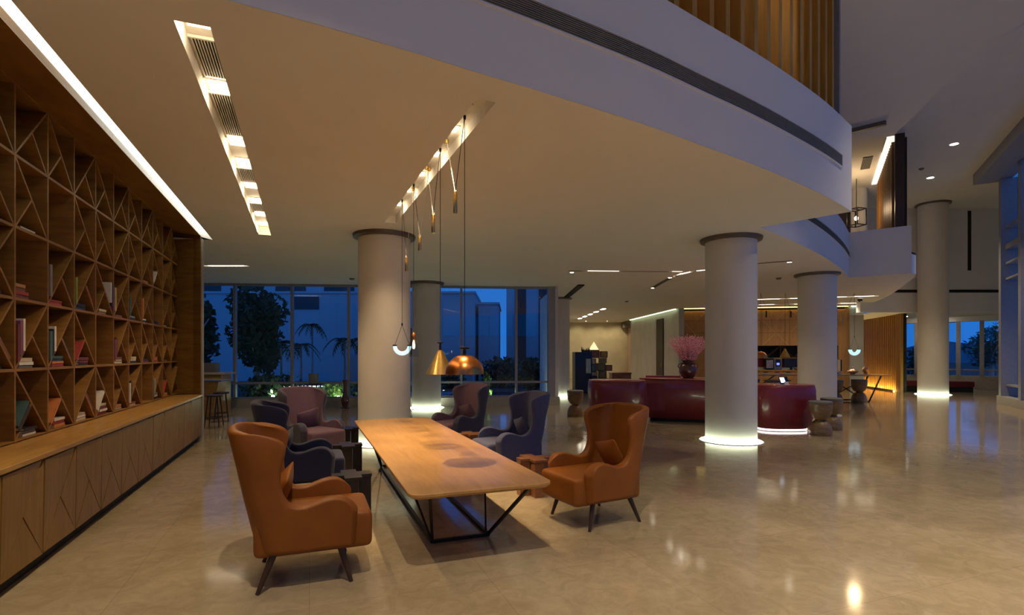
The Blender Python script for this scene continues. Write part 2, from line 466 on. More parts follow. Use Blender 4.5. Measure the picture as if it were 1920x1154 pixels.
# fascias
mb = MB(); band(mb, FAS1, 0.0, 0.14, ZC+0.003, 5.02); o = mb.build('wall_mezzanine', MAT['plaster'], smooth=True); o['kind'] = 'structure'
mb = MB(); band(mb, FAS2, 0.0, 0.14, ZC+0.003, 5.0); o = mb.build('wall_mezzanine', MAT['plaster'], smooth=True); o['kind'] = 'structure'
mb = MB(); band(mb, [Vector((9.39, 14.86)), Vector((10.51, 14.03))], 0.0, 0.14, ZC+0.003, 5.0)
band(mb, FAS3, 0.0, 0.14, ZC+0.003, 4.25)
o = mb.build('wall_mezzanine', MAT['plaster'], smooth=True); o['kind'] = 'structure'
mb = MB(); band(mb, [Vector((5.086, 7.985)), Vector((4.18, 8.98))], 0.0, 0.14, ZC+0.003, 5.0); o = mb.build('wall_mezzanine', MAT['plaster']); o['kind'] = 'structure'

# floor
floor_poly = [(-13, -9), (6.5, -9), (6.5, 0), (11.0, 9.0), (15.9, 17.3), (24.0, 20.4), (24, 23.3), (21.3, 23.4), (18.4, 27.0), (17.9, 35.9), (3.75, 35.9), (1.25, 20.9), (1.42, 17.0), (-13, 15.72)]
floor = MB().prism(floor_poly, -0.12, 0.0).build('floor', MAT['floor']); floor['kind'] = 'structure'
# high ceiling
hc = fill([[(-13, -9), (6.5, -9), (6.5, 0), (11.0, 9.0), (15.9, 17.3), (24, 20.4), (24, 22.1), (-13, 22.1)]], ZH, 'ceiling_high', MAT['ceil']); hc['kind'] = 'structure'
mb = MB(); mb.bar((9.0, 14.25, ZH-0.05), (9.60, 13.69, ZH-0.05), 0.12, 0.10); o = mb.build('trim_1', mat('bronze_beam', (0.13, 0.105, 0.075), 0.6), None); o['kind'] = 'structure'

# left wall end, beyond the bookcase, and the wall behind it
def wallbox(name, mb, m, kind='structure'):
    o = mb.build(name, m); o['kind'] = kind; return o
mb = MB(); mb.prism([(6.865, -0.02), (7.0, -0.02), (7.45, 1.1), (7.29, 1.1), (7.27, 0.77)], 0, ZC, BT); wallbox('wall_left', mb, MAT['stone_grey'])
mb = MB(); mb.b2(-3.0, 6.88, 0.86, 1.1, 0, ZC+0.3, BT); wallbox('wall_left', mb, MAT['plaster'])
mb = MB(); p = bk(7.0, 1.0); mb.bar((p.x, p.y, 1.87), (-12.6, 9.7, 1.87), 0.2, 3.74); wallbox('wall_left', mb, MAT['plaster'])
mb = MB(); mb.b2(-12.7, -12.5, 9.6, 15.9, 0, ZC); wallbox('wall_left', mb, MAT['plaster'])

# back window wall (left half)
WA, WB = Vector((-12.5, 15.72)), Vector((1.40, 16.93))
wd = (WB-WA).normalized(); wang = math.atan2(wd.y, wd.x); wl = (WB-WA).length
WT = Matrix.Translation((WA.x, WA.y, 0)) @ Matrix.Rotation(wang, 4, 'Z')
def wx(px):
    """distance along the window wall met by the sight line through column px"""
    k = (px-960)/F
    t = (WA.x - k*WA.y) / (k*wd.y - wd.x)
    return t
mb = MB(); mb.b2(0, wl+0.1, -0.12, 0.28, 0, 0.26, WT); wallbox('wall_back', mb, MAT['sill'])
posts = [wx(x) for x in (441, 548, 654, 760, 865, 968)]
pitch = posts[1]-posts[0]
posts = [posts[0]-2*pitch, posts[0]-pitch] + posts
ends = posts + [wx(1033)]
for i in range(len(ends)-1):
    a, b = ends[i], ends[i+1]
    f = MB(); f.b2(a-0.035, a+0.035, -0.07, 0.07, 0.26, ZC, WT)
    f.b2(a, b, -0.045, 0.045, 0.70, 0.76, WT); f.b2(a, b, -0.05, 0.05, ZC-0.07, ZC, WT); f.b2(a, b, -0.05, 0.05, 0.26, 0.31, WT)
    if i == len(ends)-2: f.b2(b-0.1, b+0.12, -0.12, 0.16, 0.26, ZC, WT)
    o = f.build('window_%d' % (i+1), MAT['frame']); o['kind'] = 'structure'
    g = MB().b2(a+0.03, b-0.03, -0.006, 0.006, 0.30, ZC-0.06, WT).build('glass_pane', MAT['pane'], o); g['kind'] = 'structure'
# hidden return walls to the lift lobby
mb = MB(); mb.bar((1.42, 17.05, 1.87), (1.15, 20.9, 1.87), 0.12, 3.74); mb.bar((1.15, 20.9, 1.87), (3.65, 35.8, 1.87), 0.12, 3.74); wallbox('wall_back', mb, MAT['plaster'])
mb = MB(); mb.b2(3.6, 18.0, 35.7, 35.9, 0, ZC); wallbox('wall_far', mb, MAT['stone'])
# vertical stone joints of the far wall and grey wall running towards the reception
mb = MB(); mb.bar((7.93, 24.95, 1.87), (7.45, 33.2, 1.87), 0.14, 3.74); wallbox('wall_right', mb, MAT['stone_grey'])
mb = MB(); mb.b2(7.74, 7.98, 24.72, 25.6, 0, ZC); wallbox('wall_right', mb, MAT['stone_grey'])
mb = MB(); mb.b2(7.3, 8.0, 33.2, 35.7, 3.35, ZC); wallbox('wall_right', mb, mat('lift_portal', (0.10,0.075,0.055), 0.5))
d = MB(); d.b2(7.74, 7.80, 33.3, 35.6, 0, 3.35); d = wallbox('door_1', d, mat('pink_lit_door', (0.50,0.34,0.26), 0.5))  # pinkish light is put into the door colour
h = MB().cone((7.74, 33.6, 1.05), (7.66, 33.6, 1.05), 0.05, 0.05, 12).build('door_handle', MAT['black_metal'], d); h['kind'] = 'structure'
d = MB(); d.bar((7.70, 27.15, 1.72), (7.645, 28.2, 1.72), 0.05, 3.44); d = wallbox('door_2', d, mat('dark_door', (0.018,0.008,0.004), 0.5))
h = MB().bar((7.64, 27.3, 0.95), (7.64, 27.3, 1.2), 0.03).build('door_handle', MAT['brass'], d); h['kind'] = 'structure'

# panelled reception wall
RA, RB = Vector((7.95, 24.9)), Vector((14.9, 23.6))
rd = (RB-RA).normalized(); RT = Matrix.Translation((RA.x, RA.y, 0)) @ Matrix.Rotation(math.atan2(rd.y, rd.x), 4, 'Z'); RL = (RB-RA).length
mb = MB(); mb.b2(-0.1, RL+0.05, 0.42, 0.6, 0, ZC, RT); wallbox('wall_far', mb, MAT['dark'])
mb = MB(); mb.b2(0, RL, 0.0, 0.42, 2.0, ZC-0.12, RT); mb.b2(0, 1.9, 0.0, 0.42, 0, 2.0, RT); mb.b2(RL-0.42, RL, -0.02, 0.42, 0, ZC-0.12, RT)
wp = wallbox('wall_far', mb, MAT['wall_panel'])
mb = MB()
for k in range(0, 13):           # shadow joints between the panels
    mb.b2(0.58*k-0.006, 0.58*k+0.006, -0.004, 0.004, 2.0, ZC-0.12, RT) if k % 2 == 0 else None
for z in (2.58, 3.16): mb.b2(0, RL, -0.003, 0.003, z-0.005, z+0.005, RT)
o = mb.build('trim_2', mat('panel_joint', (0.07,0.035,0.012), 0.7), wp); o['kind'] = 'structure'
mb = MB()
for k in range(12):              # pale inlay diagonals
    x0, x1 = 0.58*k+0.02, 0.58*k+0.56
    for j, z in enumerate((2.0, 2.58, 3.16)):
        zt = min(z+0.57, ZC-0.13)
        if (k+j) % 3 == 0: mb.bar(RT @ Vector((x0, -0.004, z)), RT @ Vector((x1, -0.004, zt)), 0.012, 0.012)
        elif (k+j) % 3 == 1: mb.bar(RT @ Vector((x1, -0.004, z)), RT @ Vector((x0, -0.004, zt)), 0.012, 0.012)
o = mb.build('trim_3', mat('pale_inlay', (0.60,0.40,0.18), 0.4), wp); o['kind'] = 'structure'
mb = MB(); mb.b2(RL, RL+0.55, -0.12, 0.6, 0, ZC, RT); wallbox('wall_far', mb, MAT['stone_grey'])
mb = MB(); mb.bar((15.2, 24.3, 1.87), (17.85, 35.8, 1.87), 0.12, 3.74); wallbox('wall_far', mb, MAT['plaster'])

# right end: upper wall, low ceiling, windows
FW = 21.9
mb = MB(); mb.b2(14.3, 24, FW, FW+0.25, 3.33, ZH); wr = wallbox('wall_far', mb, MAT['plaster'])
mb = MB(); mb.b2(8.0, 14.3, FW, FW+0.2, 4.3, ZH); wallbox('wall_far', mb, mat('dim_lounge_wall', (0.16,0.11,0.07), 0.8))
g = MB(); g.b2(14.9, 23, FW-0.012, FW+0.02, 4.14, 4.26); o = g.build('trim_4', MAT['vent_dark'], wr); o['kind'] = 'structure'
for x in (18.78, 20.1):
    g = MB(); g.b2(x-0.07, x+0.07, FW-0.012, FW+0.02, 5.05, 7.5); o = g.build('trim_5', MAT['vent_dark'], wr); o['kind'] = 'structure'
o = fill([[(14.9, FW), (24, FW), (24, 30), (14.9, 30)]], 3.33, 'ceiling_low', MAT['ceil']); o['kind'] = 'structure'
VA, VB = Vector((18.4, 26.4)), Vector((24.0, 21.4))
vd = (VB-VA).normalized(); VT = Matrix.Translation((VA.x, VA.y, 0)) @ Matrix.Rotation(math.atan2(vd.y, vd.x), 4, 'Z'); VL = (VB-VA).length
def vx(px):
    k = (px-960)/F
    return (VA.x - k*VA.y) / (k*vd.y - vd.x)
mb = MB(); mb.b2(-0.6, VL, -0.05, 0.4, 0, 0.62, VT); wallbox('wall_right', mb, MAT['sill'])
mb = MB(); mb.b2(-0.6, VL, -0.05, 0.3, 3.10, 3.34, VT); wallbox('wall_right', mb, MAT['plaster'])
vp = [vx(1690), vx(1718), vx(1745), vx(1797), vx(1841), vx(1885), VL]
for i in range(len(vp)-1):
    a, b = vp[i], vp[i+1]
    f = MB(); f.b2(a-0.08, a+0.08, -0.08, 0.10, 0.62, 3.12, VT); f.b2(a, b, -0.04, 0.04, 0.86, 0.93, VT)
    o = f.build('window_%d' % (i+11), MAT['frame']); o['kind'] = 'structure'
    g = MB().b2(a+0.1, b-0.1, 0.0, 0.012, 0.62, 3.12, VT).build('glass_pane', MAT['pane'], o); g['kind'] = 'structure'

# glazed curtain wall on the right, seen edge on
CA, CB = Vector((15.80, 17.25)), Vector((11.0, 8.9))
cdv = (CB-CA).normalized()
cur = [CA + cdv*(1.95*i) for i in range(5)]
CC = Vector((6.6, 0.2)); cd2 = (CC-Vector((11.0, 8.9))).normalized()
cur += [cur[4] + cd2*(1.95*i) for i in range(1, 6)]
for i in range(10):
    c = cur[i]; cdv = (cur[i+1]-cur[i]).normalized() if i < 9 else cd2
    f = MB(); a = math.atan2(cdv.y, cdv.x)
    Tm = Matrix.Translation((c.x, c.y, 0)) @ Matrix.Rotation(a, 4, 'Z')
    f.b2(-0.12, 0.12, -0.02, 0.50, 0.26, 7.25, Tm)
    if i < 9:
        for z, t in ((0.62, 0.05), (4.02, 0.06), (4.52, 0.06), (5.05, 0.16), (5.68, 0.06)):
            f.b2(0.12, 1.83, 0.10, 0.36, z-t/2, z+t/2, Tm)
    o = f.build('window_%d' % (i+21), MAT['frame']); o['kind'] = 'structure'
    if i < 9:
        g = MB().b2(0.12, 1.83, 0.38, 0.40, 0.26, 7.25, Tm).build('glass_pane', MAT['pane'], o); g['kind'] = 'structure'
mb = MB(); mb.bar((16.15, 17.40, 0.13), (11.25, 8.75, 0.13), 0.52, 0.26); wallbox('wall_right', mb, MAT['sill'])
mb = MB(); mb.bar((15.80, 17.6, 7.43), (10.7, 8.7, 7.43), 0.9, 0.34); wallbox('trim_6', mb, MAT['frame'])
mb = MB(); mb.bar((6.6, 0.3, 3.8), (6.6, -9, 3.8), 0.2, 7.6); wallbox('wall_right', mb, MAT['plaster'])  # unseen wall added to hold back blue sky light
mb = MB(); mb.b2(-13, 6.6, -9.2, -9, 0, 3.0); wallbox('wall_front', mb, MAT['plaster'])  # unseen rear wall, added to hold back sky light low down
for i in range(10):  # unseen clerestory, shaped to send blue light onto the upper faces
    x0 = -13 + 1.96*i
    f = MB(); f.b2(x0-0.06, x0+0.06, -9.25, -8.95, 3.0, ZH); f.b2(x0, x0+1.96, -9.15, -9.05, 3.0, 3.08); o = f.build('window_%d' % (i+31), MAT['frame']); o['kind'] = 'structure'
    g = MB().b2(x0+0.06, x0+1.90, -9.105, -9.095, 3.08, ZH).build('glass_pane', MAT['pane'], o); g['kind'] = 'structure'
mb = MB(); mb.bar((10.9, 8.7, 7.43), (6.6, 0.2, 7.43), 0.9, 0.34); wallbox('trim_9', mb, MAT['frame'])
mb = MB(); mb.bar((10.9, 8.7, 0.13), (6.6, 0.2, 0.13), 0.7, 0.26); wallbox('wall_right', mb, MAT['sill'])
mb = MB(); mb.bar((16.2, 17.5, 3.8), (24.0, 20.6, 3.8), 0.2, 7.6); wallbox('wall_right', mb, MAT['plaster'])

# dim room behind the mezzanine fins, its added dark wall keeps sky light out
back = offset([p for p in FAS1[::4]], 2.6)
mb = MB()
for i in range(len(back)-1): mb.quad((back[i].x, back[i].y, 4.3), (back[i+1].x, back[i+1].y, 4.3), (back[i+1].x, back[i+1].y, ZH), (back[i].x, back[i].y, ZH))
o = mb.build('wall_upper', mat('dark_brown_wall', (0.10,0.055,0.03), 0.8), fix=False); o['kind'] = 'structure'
mb = MB(); mb.bar((-3.2, 2.9, 5.6), (-13, -1, 5.6), 0.2, 4.0); mb.bar((-3.1, 2.9, 5.9), (-4.2, 5.3, 5.9), 0.1, 3.4); wallbox('wall_upper', mb, MAT['plaster'])  # unseen walls added to keep sky light off the upper level
mb = MB(); mb.b2(-3.0, -0.75, -0.2, 1.1, 3.6, 3.74, BT); wallbox('wall_left', mb, MAT['plaster'])

# ================================================================== LIGHT FITTINGS OF THE BUILDING
# cove beside the bookcase
mb = MB(); mb.b2(-0.70, 6.9, -0.175, -0.006, 3.845, 3.865, BT)
tag(mb.build('cove_light', MAT['led_cove']), 'long white cove light strip above the bookcase front', 'light')

def trough_lights(T, w, ang, ys, group, lab, depth, energy, spot=100, half=0.13, x=None):
    for i, Y in enumerate(ys):
        # local distance along the trough of a point at world depth Y
        o_ = T @ Vector((0,0,0)); dv = (T @ Vector((0,1,0))) - o_
        t = (Y-o_.y)/dv.y
        p = T @ Vector((w/2 if x is None else x, t, 0))
        root = thing('recessed_light', lab % ordw(i+1), 'light', (p.x, p.y, ZC+depth), ang, group)
        MB().b2(-w*0.36, w*0.36, -half, half, -0.016, -0.004).build('diffuser', MAT['lamp_warm'], root)
        MB().b2(-w*0.42, w*0.42, -half-0.015, half+0.015, -0.006, 0.0).build('housing', MAT['white_trim'], root)
        lamp('recessed_lamp', 'SPOT', (0, 0, -0.03), energy if not (spot == 46 and i == 4) else 130, WARM, root, 0.018, 112 if (spot == 46 and i == 4) else spot, 0.7)
        lamp('trough_fill_light', 'POINT', (0, 0, -0.07), 1.1, (1.0, 0.78, 0.48), root, 0.015)  # extra point light added to brighten the trough lining
trough_lights(T1, W1, A1, [3.55, 4.48, 5.65, 6.30, 7.13, 7.87, 8.60, 9.25], 'lights in the long ceiling trough', '%s light from the near end of the vented ceiling trough', 0.15, 33, 130)
trough_lights(T2, W2, A2, [5.29, 5.95, 6.61, 7.28, 7.95], 'lights in the ceiling trough over the table', '%s light from the near end of the trough above the table', 0.12, 340, 46, half=0.06, x=0.05)

def vent(T, ang, w, y0, y1, lab, group, zt, nsl=9):
    o_ = T @ Vector((0,0,0)); dv = (T @ Vector((0,1,0))) - o_
    t0, t1 = (y0-o_.y)/dv.y, (y1-o_.y)/dv.y
    p = T @ Vector((0, t0, 0))
    r = thing('ceiling_vent', lab, 'vent', (p.x, p.y, zt), ang, group)
    l = t1-t0
    MB().b2(0.02, w-0.004, 0, l, -0.006, -0.001).build('backing', MAT['vent_dark'], r)
    g = MB()
    for k in range(nsl+1):
        xx = 0.02 + (w-0.03)*k/nsl
        g.b2(xx, xx+0.006, 0, l, -0.022, -0.006)
    g.b2(0.0, w-0.002, -0.02, 0, -0.024, -0.002); g.b2(0.0, w-0.002, l, l+0.02, -0.024, -0.002)
    g.build('louvre', MAT['white_trim'], r)
for i, (a, b) in enumerate(((3.81, 4.36), (4.62, 5.56), (6.48, 6.97), (7.98, 8.49))):
    vent(T1, A1, W1, a, b, '%s dark louvred vent from the near end of the ceiling trough' % ordw(i+1), 'vents in the long ceiling trough', ZC+0.149)

# long curved vents on the fascias
def fascia_vent(path, z0, z1, lab, n):
    r = thing('wall_vent', lab, 'vent', (path[0].x, path[0].y, z0), 0)
    inv = Matrix.Translation((-path[0].x, -path[0].y, -z0))
    def part(name, m, fn):
        b = MB(); fn(b); b.v = [inv @ v for v in b.v]; b.build(name, m, r, smooth=False)
    part('backing', MAT['vent_dark'], lambda b: band(b, path, -0.006, 0.0, z0, z1))
    def lou(b):
        for k in range(n): 
            z = z0 + (z1-z0)*(k+0.5)/n
            band(b, path, -0.016, -0.006, z-0.0045, z+0.0045)
    part('louvre', MAT['vent'], lou)
    def fr(b):
        band(b, path, -0.02, 0.0, z0-0.02, z0); band(b, path, -0.02, 0.0, z1, z1+0.012)
    part('vent_frame', MAT['plaster'], fr)
fascia_vent(FAS1[:-2], 4.29, 4.45, 'long curved louvred vent on the nearer mezzanine edge', 9)
fascia_vent(FAS2[6:], 4.30, 4.45, 'curved dark vent on the further mezzanine edge', 5)
mb = MB(); mb.add([(2.02, 16.3, ZC-0.004), (2.22, 16.3, ZC-0.004), (2.12, 20.0, ZC-0.004), (1.92, 20.0, ZC-0.004), (2.02, 16.3, ZC-0.03), (2.22, 16.3, ZC-0.03), (2.12, 20.0, ZC-0.03), (1.92, 20.0, ZC-0.03)],
                  [(0,1,2,3),(7,6,5,4),(0,4,5,1),(1,5,6,2),(2,6,7,3),(3,7,4,0)])
tag(mb.build('ceiling_vent', MAT['vent_dark']), 'dark slot vent in the ceiling above the pale end column', 'vent')

# lights inside the narrow slots
def slot_glow(name, p, q, lab, group, w=0.06, energy=0):
    p = Vector((p[0], p[1], ZC+0.015)); q = Vector((q[0], q[1], ZC+0.015))
    c = (p+q)/2
    b = MB(); b.bar(p-c, q-c, w, 0.02)
    o = b.build(name, MAT['slot_lens'], loc=c)
    tag(o, lab, 'light', group)
    if energy: lamp('slot_lamp', 'SPOT', (0,0,-0.02), energy, SOFT, o, 0.05, 130, 0.8)
slot_glow('slot_light', (-7.35, 12.9), (-6.5, 12.9), 'bright slot light in the ceiling left by the windows', None, 0.07, 90)
slot_glow('slot_light', (1.95, 13.69), (2.75, 13.72), 'lit section of the straight dark ceiling slot before the desks', 'lit slot sections over the desks', 0.05, 60)
slot_glow('slot_light', (4.15, 13.78), (4.4, 13.79), 'short lit end of the straight ceiling slot by its curved neighbour', 'lit slot sections over the desks', 0.05, 30)
slot_glow('slot_light', (4.45, 14.4), (4.62, 13.9), 'lit bend of the curved ceiling slot', 'lit slot sections over the desks', 0.06, 40)
slot_glow('slot_light', (4.75, 13.7), (5.25, 13.2), 'lit stretch of the curved ceiling slot beside the nearer column', 'lit slot sections over the desks', 0.06, 60)
for i, (a, b) in enumerate(((0.12, 0.30), (0.38, 0.55), (0.62, 0.78), (0.84, 0.97))):
    p = Vector((9.0, 21.0)); q = Vector((13.4, 19.5))
    slot_glow('slot_light', p.lerp(q, a), p.lerp(q, b), '%s lit section from the left in the slot above the communal table' % ordw(i+1), 'slot lights above the communal table', 0.12, 55)
for i, (a, b) in enumerate(((0.02, 0.16), (0.36, 0.48), (0.80, 0.94))):
    p = Vector((10.6, 23.0)); q = Vector((14.6, 22.2))
    slot_glow('slot_light', p.lerp(q, a), p.lerp(q, b), '%s lit section from the left in the slot before the wood wall' % ordw(i+1), 'slot lights before the wood wall', 0.10, 60)
for i in range(5):
    t = i/4; p = Vector((4.30, 25.2)).lerp(Vector((4.04, 31.7)), t)
    o = MB().b2(-0.07, 0.07, -0.28, 0.28, -0.012, 0.0).build('ceiling_light', MAT['lamp_spot'], loc=(p.x, p.y, ZC-0.002), rz=0.04)
    tag(o, '%s light panel in the dashed row at the lift lobby' % ordw(i+1), 'light', 'dashed ceiling lights at the lift lobby')
    lamp('lobby_lamp', 'SPOT', (0,0,-0.03), 60, SOFT, o, 0.06, 140, 0.8)

def downlight(x, y, z, lab, group, energy=0, r=0.06, angle=70, color=SOFT):
    t = thing('downlight', lab, 'light', (x, y, z), 0, group)
    MB().lathe([(r*1.0, -0.006), (r*1.35, -0.008), (r*1.35, 0.0), (r, 0.0)], 24, close=True).build('trim_ring', MAT['white_trim'], t, smooth=True)
    MB().lathe([(0.0, -0.004), (r, -0.004), (r, 0.0), (0.0, 0.0)], 24).build('lens', MAT['lamp_spot'], t)
    if energy: lamp('downlight_lamp', 'SPOT', (0,0,-0.02), energy, color, t, 0.10 if angle == 78 else 0.04, angle, 0.6)
low = [((1.56, 13.9), 'small downlight at the left end of the straight ceiling slot'), ((4.52, 17.15), 'small downlight at the far tip of the curved ceiling slot'),
       ((4.40, 14.85), 'small downlight halfway along the curved ceiling slot'), ((4.48, 14.1), 'small downlight where the two ceiling slots meet'),
       ((6.42, 12.34), 'small downlight at the near end of the curved ceiling slot'), ((4.75, 34.2), 'left of the two tiny downlights by the stone wall'), ((6.1, 34.2), 'right of the two tiny downlights by the stone wall')]
for (x, y), l in low: downlight(x, y, ZC-0.001, l, 'small downlights in the low ceiling', 45, 0.05, 110)
high = [(12.6, 15.2), (14.2, 18.1)]
downlight(12.6, 15.2, ZH-0.001, 'nearer round downlight in the high ceiling above the lobby', 'downlights in the high ceiling', 760, 0.10, 80)
downlight(14.2, 18.1, ZH-0.001, 'further round downlight in the high ceiling near the tall column', 'downlights in the high ceiling', 760, 0.10, 80)
for i, (x, y, en, an) in enumerate(((0.0, 0.8, 950, 77), (5.0, 2.9, 2050, 78), (3.4, 0.6, 750, 92), (7.2, 7.4, 760, 92), (11.0, 10.2, 800, 92), (-2.0, -2.5, 420, 92), (3.5, -3.5, 600, 92))):  # all out of view; second one added to brighten the right floor
    downlight(x, y, ZH-0.001, '%s unseen downlight in the high ceiling over the open floor, counted from the long table' % ordw(i+1), 'downlights over the open floor', en, 0.10, an)

# cove along the reception wall and stone wall
mb = MB(); mb.b2(0.05, RL-0.05, -0.10, -0.04, ZC-0.03, ZC-0.005, RT)
o = tag(mb.build('cove_light', emis('amber_led', (1.0, 0.74, 0.20), 4)), 'amber cove light strip along the top of the wood wall', 'light')
mb = MB(); mb.b2(RL+0.05, RL+0.5, -0.20, -0.14, ZC-0.03, ZC-0.005, RT)
tag(mb.build('cove_light', emis('pale_led', (0.80, 1.0, 0.72), 5)), 'short pale cove light on top of the stone pier', 'light')
mb = MB(); mb.bar((7.66, 25.0, ZC-0.02), (7.30, 33.0, ZC-0.02), 0.05, 0.03)
tag(mb.build('cove_light', emis('green_white_led', (0.80, 1.0, 0.58), 3)), 'pale cove light strip along the grey stone wall', 'light')
for x in (4.4, 5.8, 7.0):
    lamp('wall_fill_light', 'SPOT', (x, 34.6, ZC-0.05), 42, (1.0, 0.80, 0.42), None, 0.05, 120, 0.8, rot=(math.radians(25), 0, 0))  # added lights without a fitting, to brighten the stone wall

# ================================================================== COLUMNS
def column(x, y, r, h, lab, collar=True, glow=True, energy=30):
    t = thing('column', lab, 'column', (x, y, 0), 0, 'round columns of the lobby')
    MB().lathe([(r, 0.02), (r, h)], 64).build('shaft', MAT['column'], t, smooth=True)
    if collar:
        MB().lathe([(r+0.002, h-0.07), (r+0.085, h-0.05), (r+0.095, h-0.001), (r+0.002, h-0.001)], 64, close=True).build('collar', MAT['collar'], t, smooth=True)
    MB().lathe([(r+0.001, 0.0), (r+0.11, 0.0), (r+0.11, 0.010), (r+0.001, 0.010)], 64, close=True).build('base_ring', MAT['white_trim'], t, smooth=True)
    if glow:
        MB().lathe([(r+0.015, 0.010), (r+0.085, 0.010), (r+0.085, 0.016), (r+0.015, 0.016)], 64, close=True).build('base_light', MAT['led_base'], t, smooth=True)
    return t
column(-2.30, 9.62, 0.46, ZC, 'thick pale round column directly behind the long table')
column(-2.55, 15.90, 0.43, ZC, 'pale round column close to the windows behind the brass cone pendant')
column(4.05, 9.87, 0.45, ZC, 'pale round column standing alone in the middle of the floor with glowing foot')
column(8.12, 14.20, 0.46, ZC, 'pale round column behind the dark red desk with the tablet', glow=False)
column(16.77, 21.25, 0.50, ZH, 'tall pale round column rising to the high ceiling')
column(1.77, 20.3, 0.42, ZC, 'pale round column at the end of the window wall')

# ================================================================== BOOKCASE
SF, SB, PT = 0.42, 0.76, 0.024      # shelf front, shelf back, board thickness
PITCH, U0, Z0 = 0.598, 0.02, 0.87
bc = thing('bookcase', 'oak built-in bookcase with triangular compartments covering the wall', 'bookcase', BO, BA)
NK = 12
uends = [U0 + PITCH*k for k in range(-1, NK+1)]
for k in range(-1, NK+1):
    u = U0 + PITCH*k
    MB().b2(u-PT/2, u+PT/2, SF, SB, Z0-0.004, Z0+5*PITCH).build('upright', MAT['oak'], bc)
for r in range(0, 6):
    z = Z0 + PITCH*r
    b = MB()
    b.b2(uends[0], uends[-1], SF+0.001, SB, z-PT/2+ (PT/2 if r == 0 else 0), z+PT/2)
    b.build('shelf', MAT['oak'], bc)
MB().b2(uends[0]-0.02, uends[-1]+0.02, SB, SB+0.03, Z0, Z0+5*PITCH+0.05).build('back_panel', MAT['oak'], bc)
# splayed surround: soffit and end reveal
b = MB()
b.add([(-0.75, 0, 3.775), (6.86, 0, 3.775), (6.86, 0, 3.99), (-0.75, 0, 3.99), (-0.75, SF+0.02, 3.86), (7.20, SF+0.02, 3.86), (7.20, SF+0.02, 3.99), (-0.75, SF+0.02, 3.99)],
      [(0,1,2,3), (0,4,5,1), (4,7,6,5), (3,2,6,7), (1,5,6,2), (0,3,7,4)])
b.build('soffit', MAT['oak'], bc)
b = MB()
b.add([(6.80, 0, 0.863), (6.86, 0, 0.863), (7.26, SB, 0.863), (7.20, SF, 0.863), (6.80, 0, 3.80), (6.86, 0, 3.80), (7.26, SB, 3.9), (7.20, SF, 3.88)],
      [(0,3,2,1), (4,5,6,7), (0,1,5,4), (1,2,6,5), (2,3,7,6), (3,0,4,7)])
b.build('end_panel', MAT['oak'], bc)

ROWS = {4: '?BABABABABAB'[1:], 3: 'BB0BBABABAB', 2: 'A0AABAAA0AB', 1: 'AAAB0ABBBBA', 0: '0BBABBA0ABA'}
def cell(c, r):
    """left u, bottom z of compartment c (0 = nearest seen) in row r from the counter"""
    return U0 + PITCH*(c+1), Z0 + PITCH*r
def motif(c, r, ch):
    u, z = cell(c, r); s = PITCH; q = PT/2
    if ch == '0': return
    if ch == 'A': a, bq, mid, e = (u+q, z+q), (u+s-q, z+s-q), (u+s/2, z+s/2), (u+s-q-0.008, z+q)
    else: a, bq, mid, e = (u+q, z+s-q), (u+s-q, z+q), (u+s/2, z+s/2), (u+q+0.008, z+q)
    for nm, (p0, p1) in (('diagonal_board', (a, bq)), ('short_diagonal_board', (mid, e))):
        m = MB()
        d = (Vector(p1)-Vector(p0)).normalized(); n = Vector((-d.y, d.x))*(0.010)
        pts = [Vector(p0)+n, Vector(p1)+n, Vector(p1)-n, Vector(p0)-n]
        vs = [(p.x, SF+0.003, p.y) for p in pts] + [(p.x, SB-0.002, p.y) for p in pts]
        m.add(vs, [(0,1,2,3), (7,6,5,4), (0,4,5,1), (1,5,6,2), (2,6,7,3), (3,7,4,0)])
        m.build(nm, MAT['oak'], bc)
for r, row in ROWS.items():
    for c, ch in enumerate(row): motif(c, r, ch)
for r, ch in ((4, 'A'), (3, 'A'), (2, 'B'), (1, 'B'), (0, 'A')): motif(-1, r, ch)

# counter above the cabinets
ct = MB(); ct.b2(-0.9, 6.86, -0.02, SB, 0.825, 0.862)
ct = ct.build('countertop', MAT['oak_flat'], None, bevel=0.004, loc=BO, rz=BA)
tag(ct, 'long oak countertop ledge running under the bookcase', 'countertop')
kb = MB().b2(-0.9, 6.86, 0.07, 0.12, 0, 0.10).build('baseboard_left', MAT['dark'], None, loc=BO, rz=BA); kb['kind'] = 'structure'
